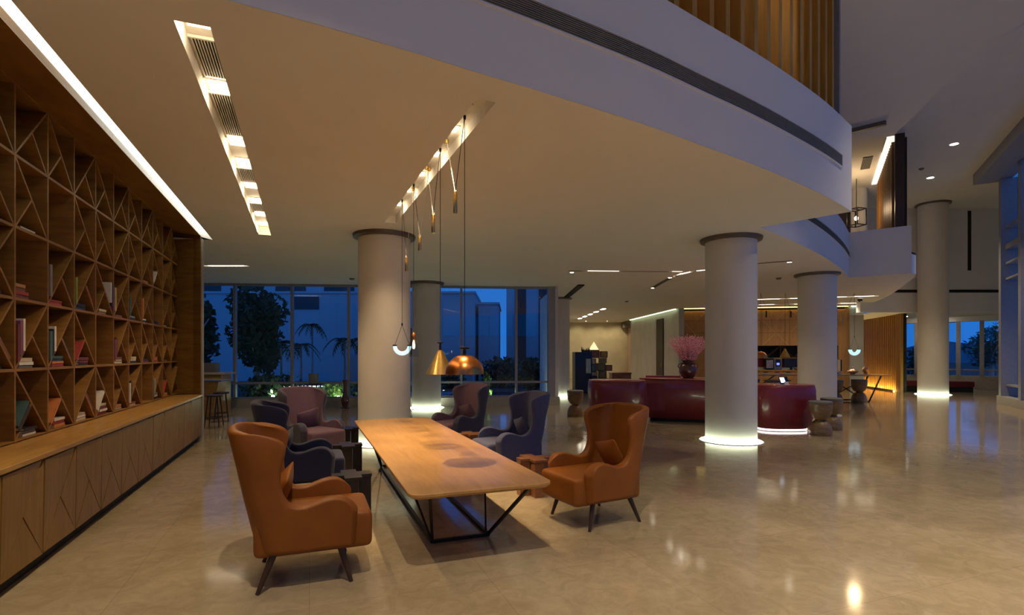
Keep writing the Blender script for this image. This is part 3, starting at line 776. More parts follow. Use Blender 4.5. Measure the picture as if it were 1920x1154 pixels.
# cabinet units with faceted doors
cabs = ['B','A','A','B','B','B','B','A','B','B','A','B','B','B']
for i in range(-1, 12):
    u = U0 + PITCH*i - 0.02
    w = PITCH if i < 11 else 6.86-u
    n = i+2
    t = thing('cabinet', 'oak floor cabinet with grooved triangle door, %s from the far wall end' % ordw(12-i if 12-i < 14 else 13), 'cabinet', bk(u+w/2, 0, 0), BA, 'oak cabinets under the bookcase')
    MB().b2(-w/2+0.002, w/2-0.002, 0.03, 0.72, 0.10, 0.82).build('carcass', MAT['oak_door'], t)
    # door as a set of raised facets with grooves between them
    x0, x1, za, zb = -w/2+0.004, w/2-0.004, 0.105, 0.815
    d = MB(); d.b2(x0, x1, 0.012, 0.03, za, zb)
    ch = cabs[(i+1) % len(cabs)]
    def facet(pts, lift):
        cx = sum(p[0] for p in pts)/3; cz = sum(p[1] for p in pts)/3
        g = 0.007
        vs = []
        for x, z in pts:
            vv = Vector((cx-x, cz-z)); l = vv.length
            vs.append((x+vv.x/l*g*1.6, z+vv.y/l*g*1.6))
        k = len(pts)
        # each facet is slightly tilted like a cut gem
        fr = [(p[0], 0.004 - lift*(j == 0), p[1]) for j, p in enumerate(vs)]
        bk_ = [(p[0], 0.013, p[1]) for p in vs]
        d.add(fr+bk_, [tuple(range(k))] + [(j, k+j, k+(j+1) % k, (j+1) % k) for j in range(k)])
    xm, zm = (x0+x1)/2, (za+zb)/2
    if ch == 'B':
        facet([(x1, zb), (x0, zb), (x1, za)], 0.012); facet([(x0, zb), (xm, zm), (x0, za)], 0.008); facet([(x0, za), (xm, zm), (x1, za)], 0.004)
    elif ch == 'A':
        facet([(x0, zb), (x0, za), (x1, zb)], 0.012); facet([(x1, zb), (xm, zm), (x1, za)], 0.008); facet([(x1, za), (xm, zm), (x0, za)], 0.004)
    d.build('door', MAT['oak_door'], t)

# ---- books
BC = {'red': (0.36,0.045,0.035), 'crimson': (0.42,0.05,0.06), 'brown': (0.20,0.075,0.035), 'tan': (0.45,0.22,0.09), 'white': (0.72,0.68,0.60), 'cream': (0.60,0.50,0.34),
      'black': (0.02,0.02,0.022), 'navy': (0.03,0.04,0.09), 'grey': (0.22,0.21,0.20), 'green': (0.26,0.32,0.05), 'purple': (0.20,0.06,0.14), 'orange': (0.60,0.20,0.05),
      'yellow': (0.55,0.42,0.12), 'teal': (0.06,0.13,0.13), 'beige': (0.45,0.36,0.25), 'maroon': (0.15,0.03,0.03)}
BM = {k: mat('book_cover_'+k, v, 0.5, var=0.1, scale=9) for k, v in BC.items()}
PAGES = mat('book_pages', (0.68, 0.60, 0.47), 0.8, var=0.1, scale=60)
SIDE = {4: 'top', 3: 'second', 2: 'middle', 1: 'fourth', 0: 'bottom'}
used = {}
def book(col, size, Tb, lab):
    """size: thickness (x), depth (y, spine at the front), height (z)"""
    th, dp, h = size
    n = used.get(lab, 0); used[lab] = n+1
    assert n == 0, lab
    t = thing('book', lab, 'book', (0,0,0), 0, 'books in the bookcase')
    t.matrix_world = BT @ Tb
    c = MB()
    c.b2(-th/2, -th/2+0.003, 0, dp, 0, h); c.b2(th/2-0.003, th/2, 0, dp, 0, h); c.b2(-th/2, th/2, 0, 0.003, 0, h)
    c.build('cover', BM[col], t)
    MB().b2(-th/2+0.003, th/2-0.003, 0.003, dp-0.006, 0.004, h-0.004).build('pages', PAGES, t)
    return t
def bay(c): return '%s bay from far end' % ordw(11-c)
VAR = Matrix.Translation((0, 0, 0))
def flat(c, r, cols, uc=0.5, along=True):
    u, z = cell(c, r); zz = z + PT/2 + 0.002; R = random.Random(c*31+r)
    k = len(cols)
    for i, cl in enumerate(cols):
        th = 0.022 + 0.014*R.random(); h = (0.26 - 0.02*i) * (0.9+0.2*R.random())
        # lying flat: thickness -> up, height -> along the shelf
        M = Matrix.Translation((u+PITCH*uc+h/2+0.012*(R.random()-0.5), SF+0.02+0.02*R.random(), zz+th/2)) @ Matrix.Rotation(-math.pi/2, 4, 'Y')
        where = '' if k == 1 else (' topmost' if i == k-1 else (' lowest' if i == 0 else ' %s up' % ordw(i+1)))
        book(cl, (th, 0.20, h), M, '%s book lying%s in flat pile, %s row, %s' % (cl, where, SIDE[r], bay(c)))
        zz += th + 0.001
def lean(c, r, cl, side, mirror=False, thick=0.028, h=0.27, off=0.0, k=0, lab='leaning on slanted board'):
    """rest on the outer face of the short board; A-cell: it falls to the right"""
    u, z = cell(c, r)
    ang = math.radians(27)
    if side == 'R':     # short board from mid down to the right: book lies on its upper right face
        foot = u + PITCH - PT/2 - 0.012; d = Vector((-math.sin(ang), math.cos(ang)))
        nrm = Vector((math.cos(ang), math.sin(ang)))
        p = Vector((u+PITCH/2, z+PITCH/2)) - d*0.0
        mid = Vector((u+PITCH/2, z+PITCH/2)); e = Vector((u+PITCH-PT/2-0.008, z+PT/2)); d = (mid-e).normalized(); nrm = Vector((d.y, -d.x))
    else:
        mid = Vector((u+PITCH/2, z+PITCH/2)); e = Vector((u+PT/2+0.008, z+PT/2)); d = (mid-e).normalized(); nrm = Vector((-d.y, d.x))
    o_ = e + d*(0.05 + thick*0.62 + off) + nrm*(0.0105 + thick/2 + k)
    a = math.atan2(d.x, d.y)
    M = Matrix.Translation((o_.x, SF-0.006 if side == 'L' else SF+0.012, o_.y)) @ Matrix.Rotation(a, 4, 'Y')
    book(cl, (thick, 0.2, h), M, '%s book %s, %s row, %s' % (cl, lab, SIDE[r], bay(c)))
def stand(c, r, cols, side, hs=0.27, on='A'):
    """upright books beside the upright; they stand on the slanted board foot"""
    u, z = cell(c, r); x = 0.0
    for i, cl in enumerate(cols):
        th = 0.036 + 0.012*((i*7+c) % 3)/2; h = hs*(1-0.06*i)
        x += th/2
        uu = u + PT/2 + 0.003 + x if side == 'L' else u + PITCH - PT/2 - 0.003 - x
        # height of the sloping board under the outer corner of the book
        if on == 'diag': zb = z + (x+th/2+0.004) + 0.030
        elif on == 'half': zb = z + 2*0 + PT/2 + 0.002
        elif on == 'steep': zb = z + (x+th/2)*1.05 + 0.034
        else: zb = z + PT/2 + 0.002
        M = Matrix.Translation((uu, SF-0.012, zb))
        where = '' if len(cols) == 1 else ', %s from the upright' % ordw(i+1)
        book(cl, (th, 0.2, h), M, '%s book standing upright%s, %s row, %s' % (cl, where, SIDE[r], bay(c)))
        x += th/2 + 0.002
# bottom row
flat(1, 0, ['white', 'grey', 'black'], 0.55); lean(1, 0, 'black', 'L', thick=0.05, h=0.26); lean(1, 0, 'teal', 'L', thick=0.02, h=0.27, k=0.052, off=0.03, lab='leaning against the black one')
flat(2, 0, ['orange', 'red', 'white'], 0.52)
flat(3, 0, ['cream', 'white', 'beige'], 0.42); lean(3, 0, 'maroon', 'R', thick=0.05, h=0.28)
flat(4, 0, ['red', 'white', 'maroon', 'cream'], 0.55)
flat(5, 0, ['beige', 'tan'], 0.5); flat(6, 0, ['cream', 'brown'], 0.45); flat(8, 0, ['black', 'white', 'grey'], 0.5); flat(9, 0, ['orange', 'yellow'], 0.5)
stand(2, 0, ['orange'], 'L', 0.30, on='L0') if False else lean(2, 0, 'orange', 'L', thick=0.03, h=0.30)
lean(4, 0, 'white', 'L', thick=0.035, h=0.29); stand(6, 0, ['white', 'black'], 'L', 0.27, on='diag'); stand(8, 0, ['grey', 'beige'], 'L', 0.25, on='diag')
lean(9, 0, 'red', 'L', thick=0.03, h=0.26)
# fourth row
stand(0, 1, ['tan'], 'L', 0.26, on='diag'); lean(0, 1, 'brown', 'R', thick=0.045, h=0.28); flat(0, 1, ['black', 'maroon'], 0.5)
stand(1, 1, ['maroon', 'purple', 'white'], 'L', 0.31, on='diag'); flat(1, 1, ['grey', 'white', 'cream'], 0.46)
stand(2, 1, ['teal', 'black', 'white'], 'L', 0.27, on='diag'); lean(2, 1, 'navy', 'R', thick=0.035, h=0.27); flat(2, 1, ['red', 'orange', 'navy', 'teal'], 0.48)
lean(3, 1, 'red', 'L', thick=0.03, h=0.26); flat(3, 1, ['black', 'crimson', 'maroon'], 0.55)
stand(5, 1, ['purple', 'maroon'], 'L', 0.24, on='diag'); flat(5, 1, ['cream', 'beige', 'brown'], 0.45); lean(5, 1, 'tan', 'R', thick=0.02, h=0.22)
flat(6, 1, ['black', 'white', 'cream'], 0.55); flat(7, 1, ['maroon', 'navy'], 0.55); flat(8, 1, ['red', 'orange', 'crimson'], 0.5); flat(9, 1, ['brown'], 0.5)
# middle row
flat(0, 2, ['black', 'navy'], 0.5); lean(0, 2, 'tan', 'R', thick=0.02, h=0.2)
flat(1, 2, ['maroon', 'red', 'brown', 'tan', 'brown'][:4], 0.26)
stand(2, 2, ['grey'], 'L', 0.30, on='diag'); lean(2, 2, 'brown', 'R', thick=0.03, h=0.28); flat(2, 2, ['crimson', 'red'], 0.45)
stand(3, 2, ['green'], 'L', 0.27, on='diag'); lean(3, 2, 'crimson', 'R', thick=0.04, h=0.27); flat(3, 2, ['navy', 'black'], 0.42)
flat(4, 2, ['tan', 'cream'], 0.5); stand(4, 2, ['purple', 'navy', 'white'], 'R', 0.28, on='steep')
stand(5, 2, ['yellow'], 'L', 0.29, on='diag'); flat(5, 2, ['brown'], 0.5); lean(5, 2, 'brown', 'R', thick=0.025, h=0.24)
stand(6, 2, ['teal'], 'L', 0.25, on='diag'); flat(6, 2, ['navy', 'grey'], 0.5); lean(6, 2, 'white', 'R', thick=0.02, h=0.25)
stand(7, 2, ['orange'], 'L', 0.28, on='diag'); flat(7, 2, ['black', 'white'], 0.45); flat(8, 2, ['navy', 'black'], 0.5); flat(9, 2, ['beige'], 0.5)
# second row
flat(0, 3, ['tan'], 0.5); flat(1, 3, ['white'], 0.52)
lean(0, 3, 'white', 'L', thick=0.02, h=0.25, k=0.0); lean(0, 3, 'teal', 'L', thick=0.035, h=0.27, k=0.022, off=0.02, lab='leaning against the white one')
flat(7, 3, ['tan'], 0.5); lean(8, 3, 'white', 'L', thick=0.025, h=0.25)

# ================================================================== LONG TABLE
TH = 0.60
tc_ = Vector((-1.035, 6.14, 0)); TA = math.radians(21.2); TW, TL = 1.13, 4.66
t = thing('long_table', 'long low wooden table with black wire base in the seating group', 'table', tc_, TA)
def rrect(w, l, r, n=6):
    out = []
    for sx_, sy_, a0 in ((1,1,0), (-1,1,90), (-1,-1,180), (1,-1,270)):
        for k in range(n+1):
            a = math.radians(a0 + 90*k/n)
            out.append((sx_*(w/2-r) + r*math.cos(a), sy_*(l/2-r) + r*math.sin(a)))
    return out
b = MB(); top = rrect(TW, TL, 0.10); bot = rrect(TW-0.05, TL-0.05, 0.08)
n = len(top)
vs = [(x, y, TH) for x, y in rrect(TW-0.008, TL-0.008, 0.098)] + [(x, y, TH-0.004) for x, y in top] + [(x, y, TH-0.022) for x, y in top] + [(x, y, TH-0.042) for x, y in bot]
fs = [tuple(range(n)), tuple(reversed(range(3*n, 4*n)))]
for k in range(3):
    fs += [(k*n+i, k*n+(i+1) % n, (k+1)*n+(i+1) % n, (k+1)*n+i) for i in range(n)]
b.add(vs, fs); b.build('table_top', MAT['table'], t)
bw, bl = 0.50, 3.28
b = MB()
for sx_ in (-1, 1): b.b2(sx_*bw/2-0.015, sx_*bw/2+0.015, -bl/2, bl/2, 0, 0.028)
for sy_ in (-1, 1): b.b2(-bw/2, bw/2, sy_*bl/2-0.015, sy_*bl/2+0.015, 0, 0.028)
b.build('floor_frame', MAT['black_metal'], t)
for sx_ in (-1, 1):
    for sy_ in (-1, 1):
        MB().bar((sx_*bw/2, sy_*bl/2, 0.02), (sx_*0.40, sy_*(TL/2-0.10), TH-0.042), 0.024).build('leg', MAT['black_metal'], t)
        MB().bar((sx_*bw/2, sy_*(bl/2-0.07), 0.02), (sx_*0.40, sy_*(TL/2-1.25), TH-0.042), 0.016).build('strut', MAT['black_metal'], t)

# ================================================================== WINGBACK CHAIRS
def chair_shell():
    """wing chair shell: arm grid in front, wing and back grid behind; returns vertices, faces and a thickness weight per vertex"""
    arm = [(0.350, 0.505), (0.338, 0.565), (0.295, 0.606), (0.235, 0.617), (0.17, 0.606), (0.10, 0.580), (0.03, 0.558), (-0.045, 0.572)]
    O = [(-0.092, 0.645), (-0.114, 0.735), (-0.106, 0.83), (-0.080, 0.915), (-0.072, 0.985), (-0.112, 1.035), (-0.19, 1.063), (-0.27, 1.080)]
    WF = [0.346, 0.347, 0.355, 0.366, 0.370, 0.366, 0.356, 0.345]
    G = [0.0, 0.10, 0.32, 0.58, 0.80, 0.93, 1.0]
    ZB0 = 0.255; HJ = 0.66; NB = 10
    def yb(z): return -0.27 - 0.185*((z-0.255)/0.84)
    def plan(wf, yf, zback, n):
        y1 = yb(zback); rc = 0.20; ys = min(y1+rc, yf-0.004)
        pts = [(wf, yf)]
        for q in range(1, 13): pts.append((wf, yf + (ys-yf)*q/12))
        for q in range(1, 31):
            a = math.pi/2*q/30
            pts.append((wf-rc + rc*math.cos(a), ys - (ys-y1)*math.sin(a)))
        for q in range(1, 13): pts.append(((wf-rc)*(1-q/12), y1 - 0.014*math.sin(q/12*math.pi/2)))
        acc = [0]
        for a, b in zip(pts[:-1], pts[1:]): acc.append(acc[-1] + math.hypot(b[0]-a[0], b[1]-a[1]))
        out = []
        for i in range(n+1):
            d = acc[-1]*i/n; q = 0
            while q < len(acc)-2 and acc[q+1] < d: q += 1
            f = (d-acc[q])/max(1e-9, acc[q+1]-acc[q])
            out.append((pts[q][0]+(pts[q+1][0]-pts[q][0])*f, pts[q][1]+(pts[q+1][1]-pts[q][1])*f))
        return out
    na = len(arm)-1
    low, up = [], []
    for g in G:
        row = []
        for k, (y, h) in enumerate(arm[:-1]):
            x = 0.352 + 0.024*g*(1-k/na) 
            row.append((x, y - 0.012*(1-g) * (k == 0), ZB0 + (h-ZB0)*g))
        zb = ZB0 + (HJ-ZB0)*g
        for q, (x, y) in enumerate(plan(0.350, arm[-1][0], zb, NB)):
            f = q/NB; h = arm[-1][1] + (HJ-arm[-1][1])*f*f*(3-2*f)
            row.append((x, y, ZB0 + (h-ZB0)*g))
        low.append(row)
    m = len(O)
    for j, (oy, oz) in enumerate(O):
        zb = HJ + (1.098-HJ)*(j+1)/m
        row = []
        for q, (x, y) in enumerate(plan(WF[j], oy, zb, NB)):
            f = q/NB
            row.append((x, y, oz + (zb-oz)*f*f*(3-2*f)))
        up.append(row)
    vs = []; wt = []; fs = []
    idx = {}
    for sg in (1, -1):
        for j, row in enumerate(low):
            for i, p in enumerate(row):
                last = i == len(row)-1
                if sg == -1 and last: idx[(sg, 'l', j, i)] = idx[(1, 'l', j, i)]; continue
                idx[(sg, 'l', j, i)] = len(vs); vs.append((sg*p[0], p[1], p[2]))
                wt.append(1.0 if i < na else max(0.62, 1.0-0.19*(i-na)))
        for j, row in enumerate(up):
            for i, p in enumerate(row):
                last = i == len(row)-1
                if sg == -1 and last: idx[(sg, 'u', j, i)] = idx[(1, 'u', j, i)]; continue
                idx[(sg, 'u', j, i)] = len(vs); vs.append((sg*p[0], p[1], p[2])); wt.append(0.62)
        def face(a, b, c, d):
            f = [idx[(sg,)+q] for q in (a, b, c, d)]
            fs.append(f if sg == -1 else list(reversed(f)))
        L_ = len(low[0])
        for j in range(len(low)-1):
            for i in range(L_-1): face(('l', j, i), ('l', j, i+1), ('l', j+1, i+1), ('l', j+1, i))
        for i in range(NB): face(('l', len(low)-1, na+i), ('l', len(low)-1, na+i+1), ('u', 0, i+1), ('u', 0, i))
        for j in range(m-1):
            for i in range(NB): face(('u', j, i), ('u', j, i+1), ('u', j+1, i+1), ('u', j+1, i))
    # outward winding: the middle of the back must face away from the seat
    f = fs[NB-1+na]; p = [Vector(vs[q]) for q in f]
    nrm = (p[1]-p[0]).cross(p[2]-p[0])
    if nrm.y > 0: fs = [list(reversed(q)) for q in fs]
    return vs, fs, wt

def soft(name, vs, fs, mats, parent, thick=0, sub=2, inner=None, offset_=1.0, wt=None):
    me = bpy.data.meshes.new(name); me.from_pydata([tuple(v) for v in vs], [], fs)
    for m in mats: me.materials.append(m)
    if not thick:
        bm = bmesh.new(); bm.from_mesh(me); bmesh.ops.recalc_face_normals(bm, faces=bm.faces); bm.to_mesh(me); bm.free()
    o = bpy.data.objects.new(name, me); COL.objects.link(o)
    if wt:
        vg = o.vertex_groups.new(name='thickness')
        for i_, w_ in enumerate(wt): vg.add([i_], w_, 'REPLACE')
    if thick:
        s = o.modifiers.new('thickness', 'SOLIDIFY'); s.thickness = thick; s.offset = offset_
        if wt: s.vertex_group = 'thickness'
        if inner is not None: s.material_offset = inner; s.material_offset_rim = 0
    s = o.modifiers.new('round', 'SUBSURF'); s.levels = sub; s.render_levels = sub
    dg = bpy.context.evaluated_depsgraph_get(); ev = o.evaluated_get(dg)
    m2 = bpy.data.meshes.new_from_object(ev)
    o.modifiers.clear(); o.vertex_groups.clear(); o.data = m2
    for p in m2.polygons: p.use_smooth = True
    o.parent = parent
    return o

def cushion(mb_size, puff=0.0, e=0.86, ez=0.6):
    """rounded block as a coarse cage for subdivision"""
    w, l, h = mb_size
    xs = [-w/2, -w/2*e, 0, w/2*e, w/2]; ys = [-l/2, -l/2*e, 0, l/2*e, l/2]; zs = [-h/2, -h/2*ez, h/2*ez, h/2]
    idx = {}; vs = []; fs = []
    def v(i, j, k):
        if (i, j, k) not in idx:
            idx[(i, j, k)] = len(vs)
            b = puff if (k in (0, 3) and i == 2 and j == 2) else 0
            vs.append(Vector((xs[i], ys[j], zs[k] + (b if k == 3 else -b))))
        return idx[(i, j, k)]
    for i in range(4):
        for j in range(4):
            fs.append((v(i,j,3), v(i+1,j,3), v(i+1,j+1,3), v(i,j+1,3))); fs.append((v(i,j,0), v(i,j+1,0), v(i+1,j+1,0), v(i+1,j,0)))
    for k in range(3):
        for i in range(4):
            fs.append((v(i,0,k), v(i+1,0,k), v(i+1,0,k+1), v(i,0,k+1))); fs.append((v(i,4,k), v(i,4,k+1), v(i+1,4,k+1), v(i+1,4,k)))
        for j in range(4):
            fs.append((v(0,j,k), v(0,j,k+1), v(0,j+1,k+1), v(0,j+1,k))); fs.append((v(4,j,k), v(4,j+1,k), v(4,j+1,k+1), v(4,j,k+1)))
    return vs, fs

def pillow_cage(w, h):
    """square scatter pillow: thin pinched edges, full middle"""
    n = 6; vs = []; fs = []
    def H(i, j):
        a = 1-abs(2*i/n-1)**2.2; b = 1-abs(2*j/n-1)**2.2
        return 0.008 + h*(a*b)**0.55
    for sg in (1, -1):
        for j in range(n+1):
            for i in range(n+1):
                x = (i/n-0.5)*w; y = (j/n-0.5)*w
                k = 1 - 0.05*(1-abs(2*i/n-1))*(abs(2*j/n-1)) ; k2 = 1 - 0.05*(1-abs(2*j/n-1))*(abs(2*i/n-1))
                vs.append(Vector((x*k2, y*k, sg*H(i, j))))
    N = (n+1)**2
    for j in range(n):
        for i in range(n):
            a = j*(n+1)+i
            fs.append((a, a+1, a+n+2, a+n+1)); fs.append((N+a, N+a+n+1, N+a+n+2, N+a+1))
    edge = [(i, 0) for i in range(n)] + [(n, j) for j in range(n)] + [(n-i, n) for i in range(n)] + [(0, n-j) for j in range(n)]
    e = [j*(n+1)+i for i, j in edge]
    for q in range(len(e)):
        a, b = e[q], e[(q+1) % len(e)]
        fs.append((a, N+a, N+b, b))
    return vs, fs

def wing_chair(label, outer, inner, seatm, pillowm, loc, face, pillow_z=0.57):
    rz = math.atan2(face[1], face[0]) - math.pi/2
    t = thing('wing_chair', label, 'chair', loc, rz, 'wing chairs around the long table')
    vs, fs, wt = chair_shell()
    soft('shell', vs, fs, [outer, inner], t, 0.105, 2, 1, -1.0, wt)
    vs, fs = cushion((0.58, 0.78, 0.26), 0.014, 0.80, 0.42)
    soft('seat', [v + Vector((0, 0.105, 0.352)) for v in vs], fs, [seatm], t, 0, 2)
    b = MB(); b.prism([(-0.325, 0.32), (-0.325, -0.10), (-0.29, -0.19), (-0.2, -0.245), (0.2, -0.245), (0.29, -0.19), (0.325, -0.10), (0.325, 0.32)], 0.247, 0.33)
    b.build('seat_base', outer, t)
    vs, fs = pillow_cage(0.37, 0.055)
    R = Matrix.Translation((-0.05, -0.13, pillow_z+0.02)) @ Matrix.Rotation(math.radians(66), 4, 'X') @ Matrix.Rotation(math.radians(-14), 4, 'Z')
    soft('pillow', [R @ v for v in vs], fs, [pillowm], t, 0, 2)
    for sx_, sy_ in ((-1,1), (1,1), (-1,-1), (1,-1)):
        a = (sx_*0.26, 0.27 if sy_ > 0 else -0.15, 0.265); c = (sx_*0.305, 0.345 if sy_ > 0 else -0.255, 0.0)
        MB().cone(a, c, 0.026, 0.014, 14).build('leg', MAT['brown_leg'], t, smooth=True)
    return t
wing_chair('orange leather wing chair with its back to the bookcase, near end of the table', MAT['orange'], MAT['orange'], MAT['orange'], MAT['orange'], (-1.565, 3.92, 0), (0.93, 0.36))
wing_chair('orange leather wing chair with square pillow, facing the table beside the open floor', MAT['orange'], MAT['orange'], MAT['orange'], MAT['orange'], (0.85, 5.24, 0), (-0.87, -0.49))
wing_chair('dark navy wing chair behind the orange chair on the bookcase side', MAT['navy'], MAT['navy'], MAT['navy'], MAT['grey_felt'], (-2.38, 5.90, 0), (0.93, 0.36))
wing_chair('slate blue wing chair between the orange and mauve chairs across the table', MAT['slate'], MAT['slate'], MAT['slate'], MAT['slate'], (0.02, 7.10, 0), (-0.90, -0.43))
wing_chair('mauve wing chair with grey outside on the bookcase side by the thick column', MAT['grey_felt'], MAT['mauve'], MAT['mauve'], MAT['mauve'], (-3.05, 8.05, 0), (0.80, -0.60))
wing_chair('mauve wing chair with grey outside at the far end facing the table', MAT['grey_felt'], MAT['mauve'], MAT['mauve'], MAT['mauve'], (-0.86, 9.0, 0), (-0.72, -0.69))

# ================================================================== BLOCK SIDE TABLES
def side_table(label, m, x, y, rz, s=0.40, h=0.42):
    t = thing('side_table', label, 'side table', (x, y, 0), rz, 'block side tables between the chairs')
    a = s/2; c = s/6
    poly = [(-a+0.02, -c), (-c, -c), (-c, -a), (c+0.03, -a), (c+0.03, -c), (a, -c), (a, c+0.02), (c, c+0.02), (c, a), (-c-0.02, a), (-c-0.02, c), (-a+0.02, c)]
    MB().prism(poly, h-0.03, h).build('top', m, t, bevel=0.003)
    # staggered square posts below
    for k, (x0, y0, z0) in enumerate(((-a+0.02+c*0.9, 0, 0.0), (0, -a+c*1.0, 0.0), (a-c*0.95, 0.01, 0.0), (0.0, a-c*1.0, 0.0), (0, 0, 0.0))):
        w = c*1.75
        MB().b2(x0-w/2, x0+w/2, y0-w/2, y0+w/2, z0, h-0.03).build('post', m, t, bevel=0.003)
    return t
side_table('black block side table between the orange and navy chairs', MAT['black_wood'], -1.60, 5.28, TA)
side_table('black block side table between the navy and mauve chairs', MAT['black_wood'], -2.18, 7.02, TA)
side_table('black block side table beside the mauve chair at the thick column', MAT['black_wood'], -2.68, 8.60, TA)
side_table('reddish wood block side table between the orange and slate blue chairs', MAT['copper_wood'], 0.24, 6.12, TA)
side_table('reddish wood block side table between the slate blue and mauve chairs', MAT['copper_wood'], -0.62, 8.0, TA)

# ================================================================== PENDANTS OVER THE TABLE
def dome(t, r, h, z, m):
    prof = [(r*math.cos(a), h*math.sin(a)) for a in [math.pi/2*k/14 for k in range(15)]]
    inner = [(max(0, p[0]-0.004), max(0, p[1]-0.004)) for p in reversed(prof)]
    MB().lathe(prof + inner, 48, (0, 0, z), close=False).build('shade', m, t, smooth=True)

def cords(t, o, pulley, anchor, weight, bottom, wr, wh):
    """suspension cord over a pulley with a brass counterweight"""
    L = lambda p: Vector(p) - Vector(o)
    MB().tube([L(bottom), L(pulley)], 0.0035, 6).build('cord', MAT['cord'], t)
    MB().tube([L(pulley), L(weight)], 0.0035, 6).build('counterweight_cord', MAT['cord'], t)
    MB().tube([L(weight), L(anchor)], 0.0035, 6).build('anchor_cord', MAT['cord_white'], t)
    MB().lathe([(0.0, -0.035), (0.012, -0.035), (0.014, 0.0), (0.0, 0.0)], 12, L(pulley)).build('pulley', MAT['black_metal'], t, smooth=True)
    MB().lathe([(0.0, -0.04), (0.022, -0.035), (0.026, 0.0), (0.0, 0.0)], 16, L(anchor)).build('ceiling_rose', MAT['brass'], t, smooth=True)
    w = L(weight)
    c = MB().lathe([(0.0, -wh), (wr*0.9, -wh), (wr, -wh+0.004), (wr, -0.004), (wr*0.9, 0.0), (0.0, 0.0)], 24, w)
    c.build('counterweight', MAT['brass'], t, smooth=True)
    b = MB(); b.tube([w+Vector((-0.008, 0, -0.004)), w+Vector((-0.010, 0, 0.018)), w+Vector((0, 0, 0.03)), w+Vector((0.010, 0, 0.018)), w+Vector((0.008, 0, -0.004))], 0.003, 6)
    b.build('weight_hook', MAT['cord_white'], t)

def on_trough(Y, dx=0.0, dz=0.0):
    o_ = T2 @ Vector((0,0,0)); dv = (T2 @ Vector((0,1,0))) - o_
    p = T2 @ Vector((W2/2+dx, (Y-o_.y)/dv.y, 0))
    return Vector((p.x, p.y, ZC+0.115+dz))

def pendant(name, label, Y, zb):
    p = on_trough(Y)
    return thing(name, label, 'pendant lamp', (p.x, p.y, zb), 0, 'pendants above the long table'), p
# copper dome
t, p = pendant('pendant_lamp', 'copper dome pendant lamp, nearest above the long table', 5.0, 1.415)
dome(t, 0.182, 0.185, 0.0, MAT['copper'])
MB().lathe([(0.0, 0.18), (0.016, 0.18), (0.014, 0.235), (0.0, 0.235)], 20).build('stem', MAT['brown_leg'], t, smooth=True)
MB().lathe([(0.0, 0.235), (0.045, 0.238), (0.052, 0.25), (0.04, 0.256), (0.0, 0.254)], 28).build('disc', MAT['black_metal'], t, smooth=True)
MB().lathe([(0.0, 0.05), (0.03, 0.06), (0.035, 0.09), (0.02, 0.13), (0.0, 0.14)], 16).build('bulb', MAT['lamp_warm'], t, smooth=True)
a = on_trough(5.57); w = on_trough(5.28)
cords(t, (p.x, p.y, 1.415), p, a, (w.x, w.y, 3.21), (p.x, p.y, 1.415+0.25), 0.021, 0.20)
# brass cone
t, p = pendant('pendant_lamp', 'brass cone pendant lamp beside the copper dome', 5.80, 1.385)
MB().lathe([(0.158, 0.0), (0.024, 0.262), (0.0, 0.266), (0.0, 0.258), (0.020, 0.255), (0.154, 0.0)], 48).build('shade', MAT['brass'], t, smooth=True)
MB().lathe([(0.0, 0.264), (0.014, 0.264), (0.012, 0.335), (0.0, 0.335)], 16).build('stem', MAT['brown_leg'], t, smooth=True)
MB().lathe([(0.0, 0.335), (0.032, 0.337), (0.036, 0.346), (0.0, 0.350)], 24).build('disc', MAT['black_metal'], t, smooth=True)
MB().lathe([(0.0, 0.35), (0.018, 0.358), (0.020, 0.370), (0.014, 0.384), (0.0, 0.39)], 16).build('finial_ball', MAT['clear'], t, smooth=True)
MB().lathe([(0.0, 0.06), (0.028, 0.07), (0.03, 0.10), (0.015, 0.14), (0.0, 0.15)], 16).build('bulb', MAT['lamp_warm'], t, smooth=True)
a = on_trough(6.365); w = on_trough(6.08)
cords(t, (p.x, p.y, 1.385), p, a, (w.x, w.y, 3.20), (p.x, p.y, 1.385+0.385), 0.021, 0.205)
# glass bottle
t, p = pendant('pendant_lamp', 'clear glass bottle pendant lamp with copper cap and glowing bulb', 7.02, 1.57)
MB().lathe([(0.062, 0.0), (0.062, 0.15), (0.055, 0.19), (0.034, 0.225), (0.030, 0.25), (0.027, 0.25), (0.031, 0.223), (0.052, 0.188), (0.059, 0.15), (0.059, 0.0)], 32).build('glass_shade', MAT['clear'], t, smooth=True)
MB().lathe([(0.0, 0.225), (0.034, 0.225), (0.034, 0.245), (0.026, 0.30), (0.012, 0.315), (0.0, 0.315)], 24).build('cap', MAT['copper'], t, smooth=True)
MB().lathe([(0.0, 0.315), (0.02, 0.345), (0.02, 0.375), (0.0, 0.40)], 16).build('finial_ball', MAT['clear'], t, smooth=True)
MB().lathe([(0.0, 0.10), (0.014, 0.11), (0.018, 0.15), (0.010, 0.20), (0.0, 0.22)], 16).build('bulb', MAT['bulb'], t, smooth=True)
a = on_trough(6.40, 0.04); w = on_trough(6.70)
cords(t, (p.x, p.y, 1.57), p, a, (w.x, w.y, 3.085), (p.x, p.y, 1.57+0.39), 0.020, 0.175)
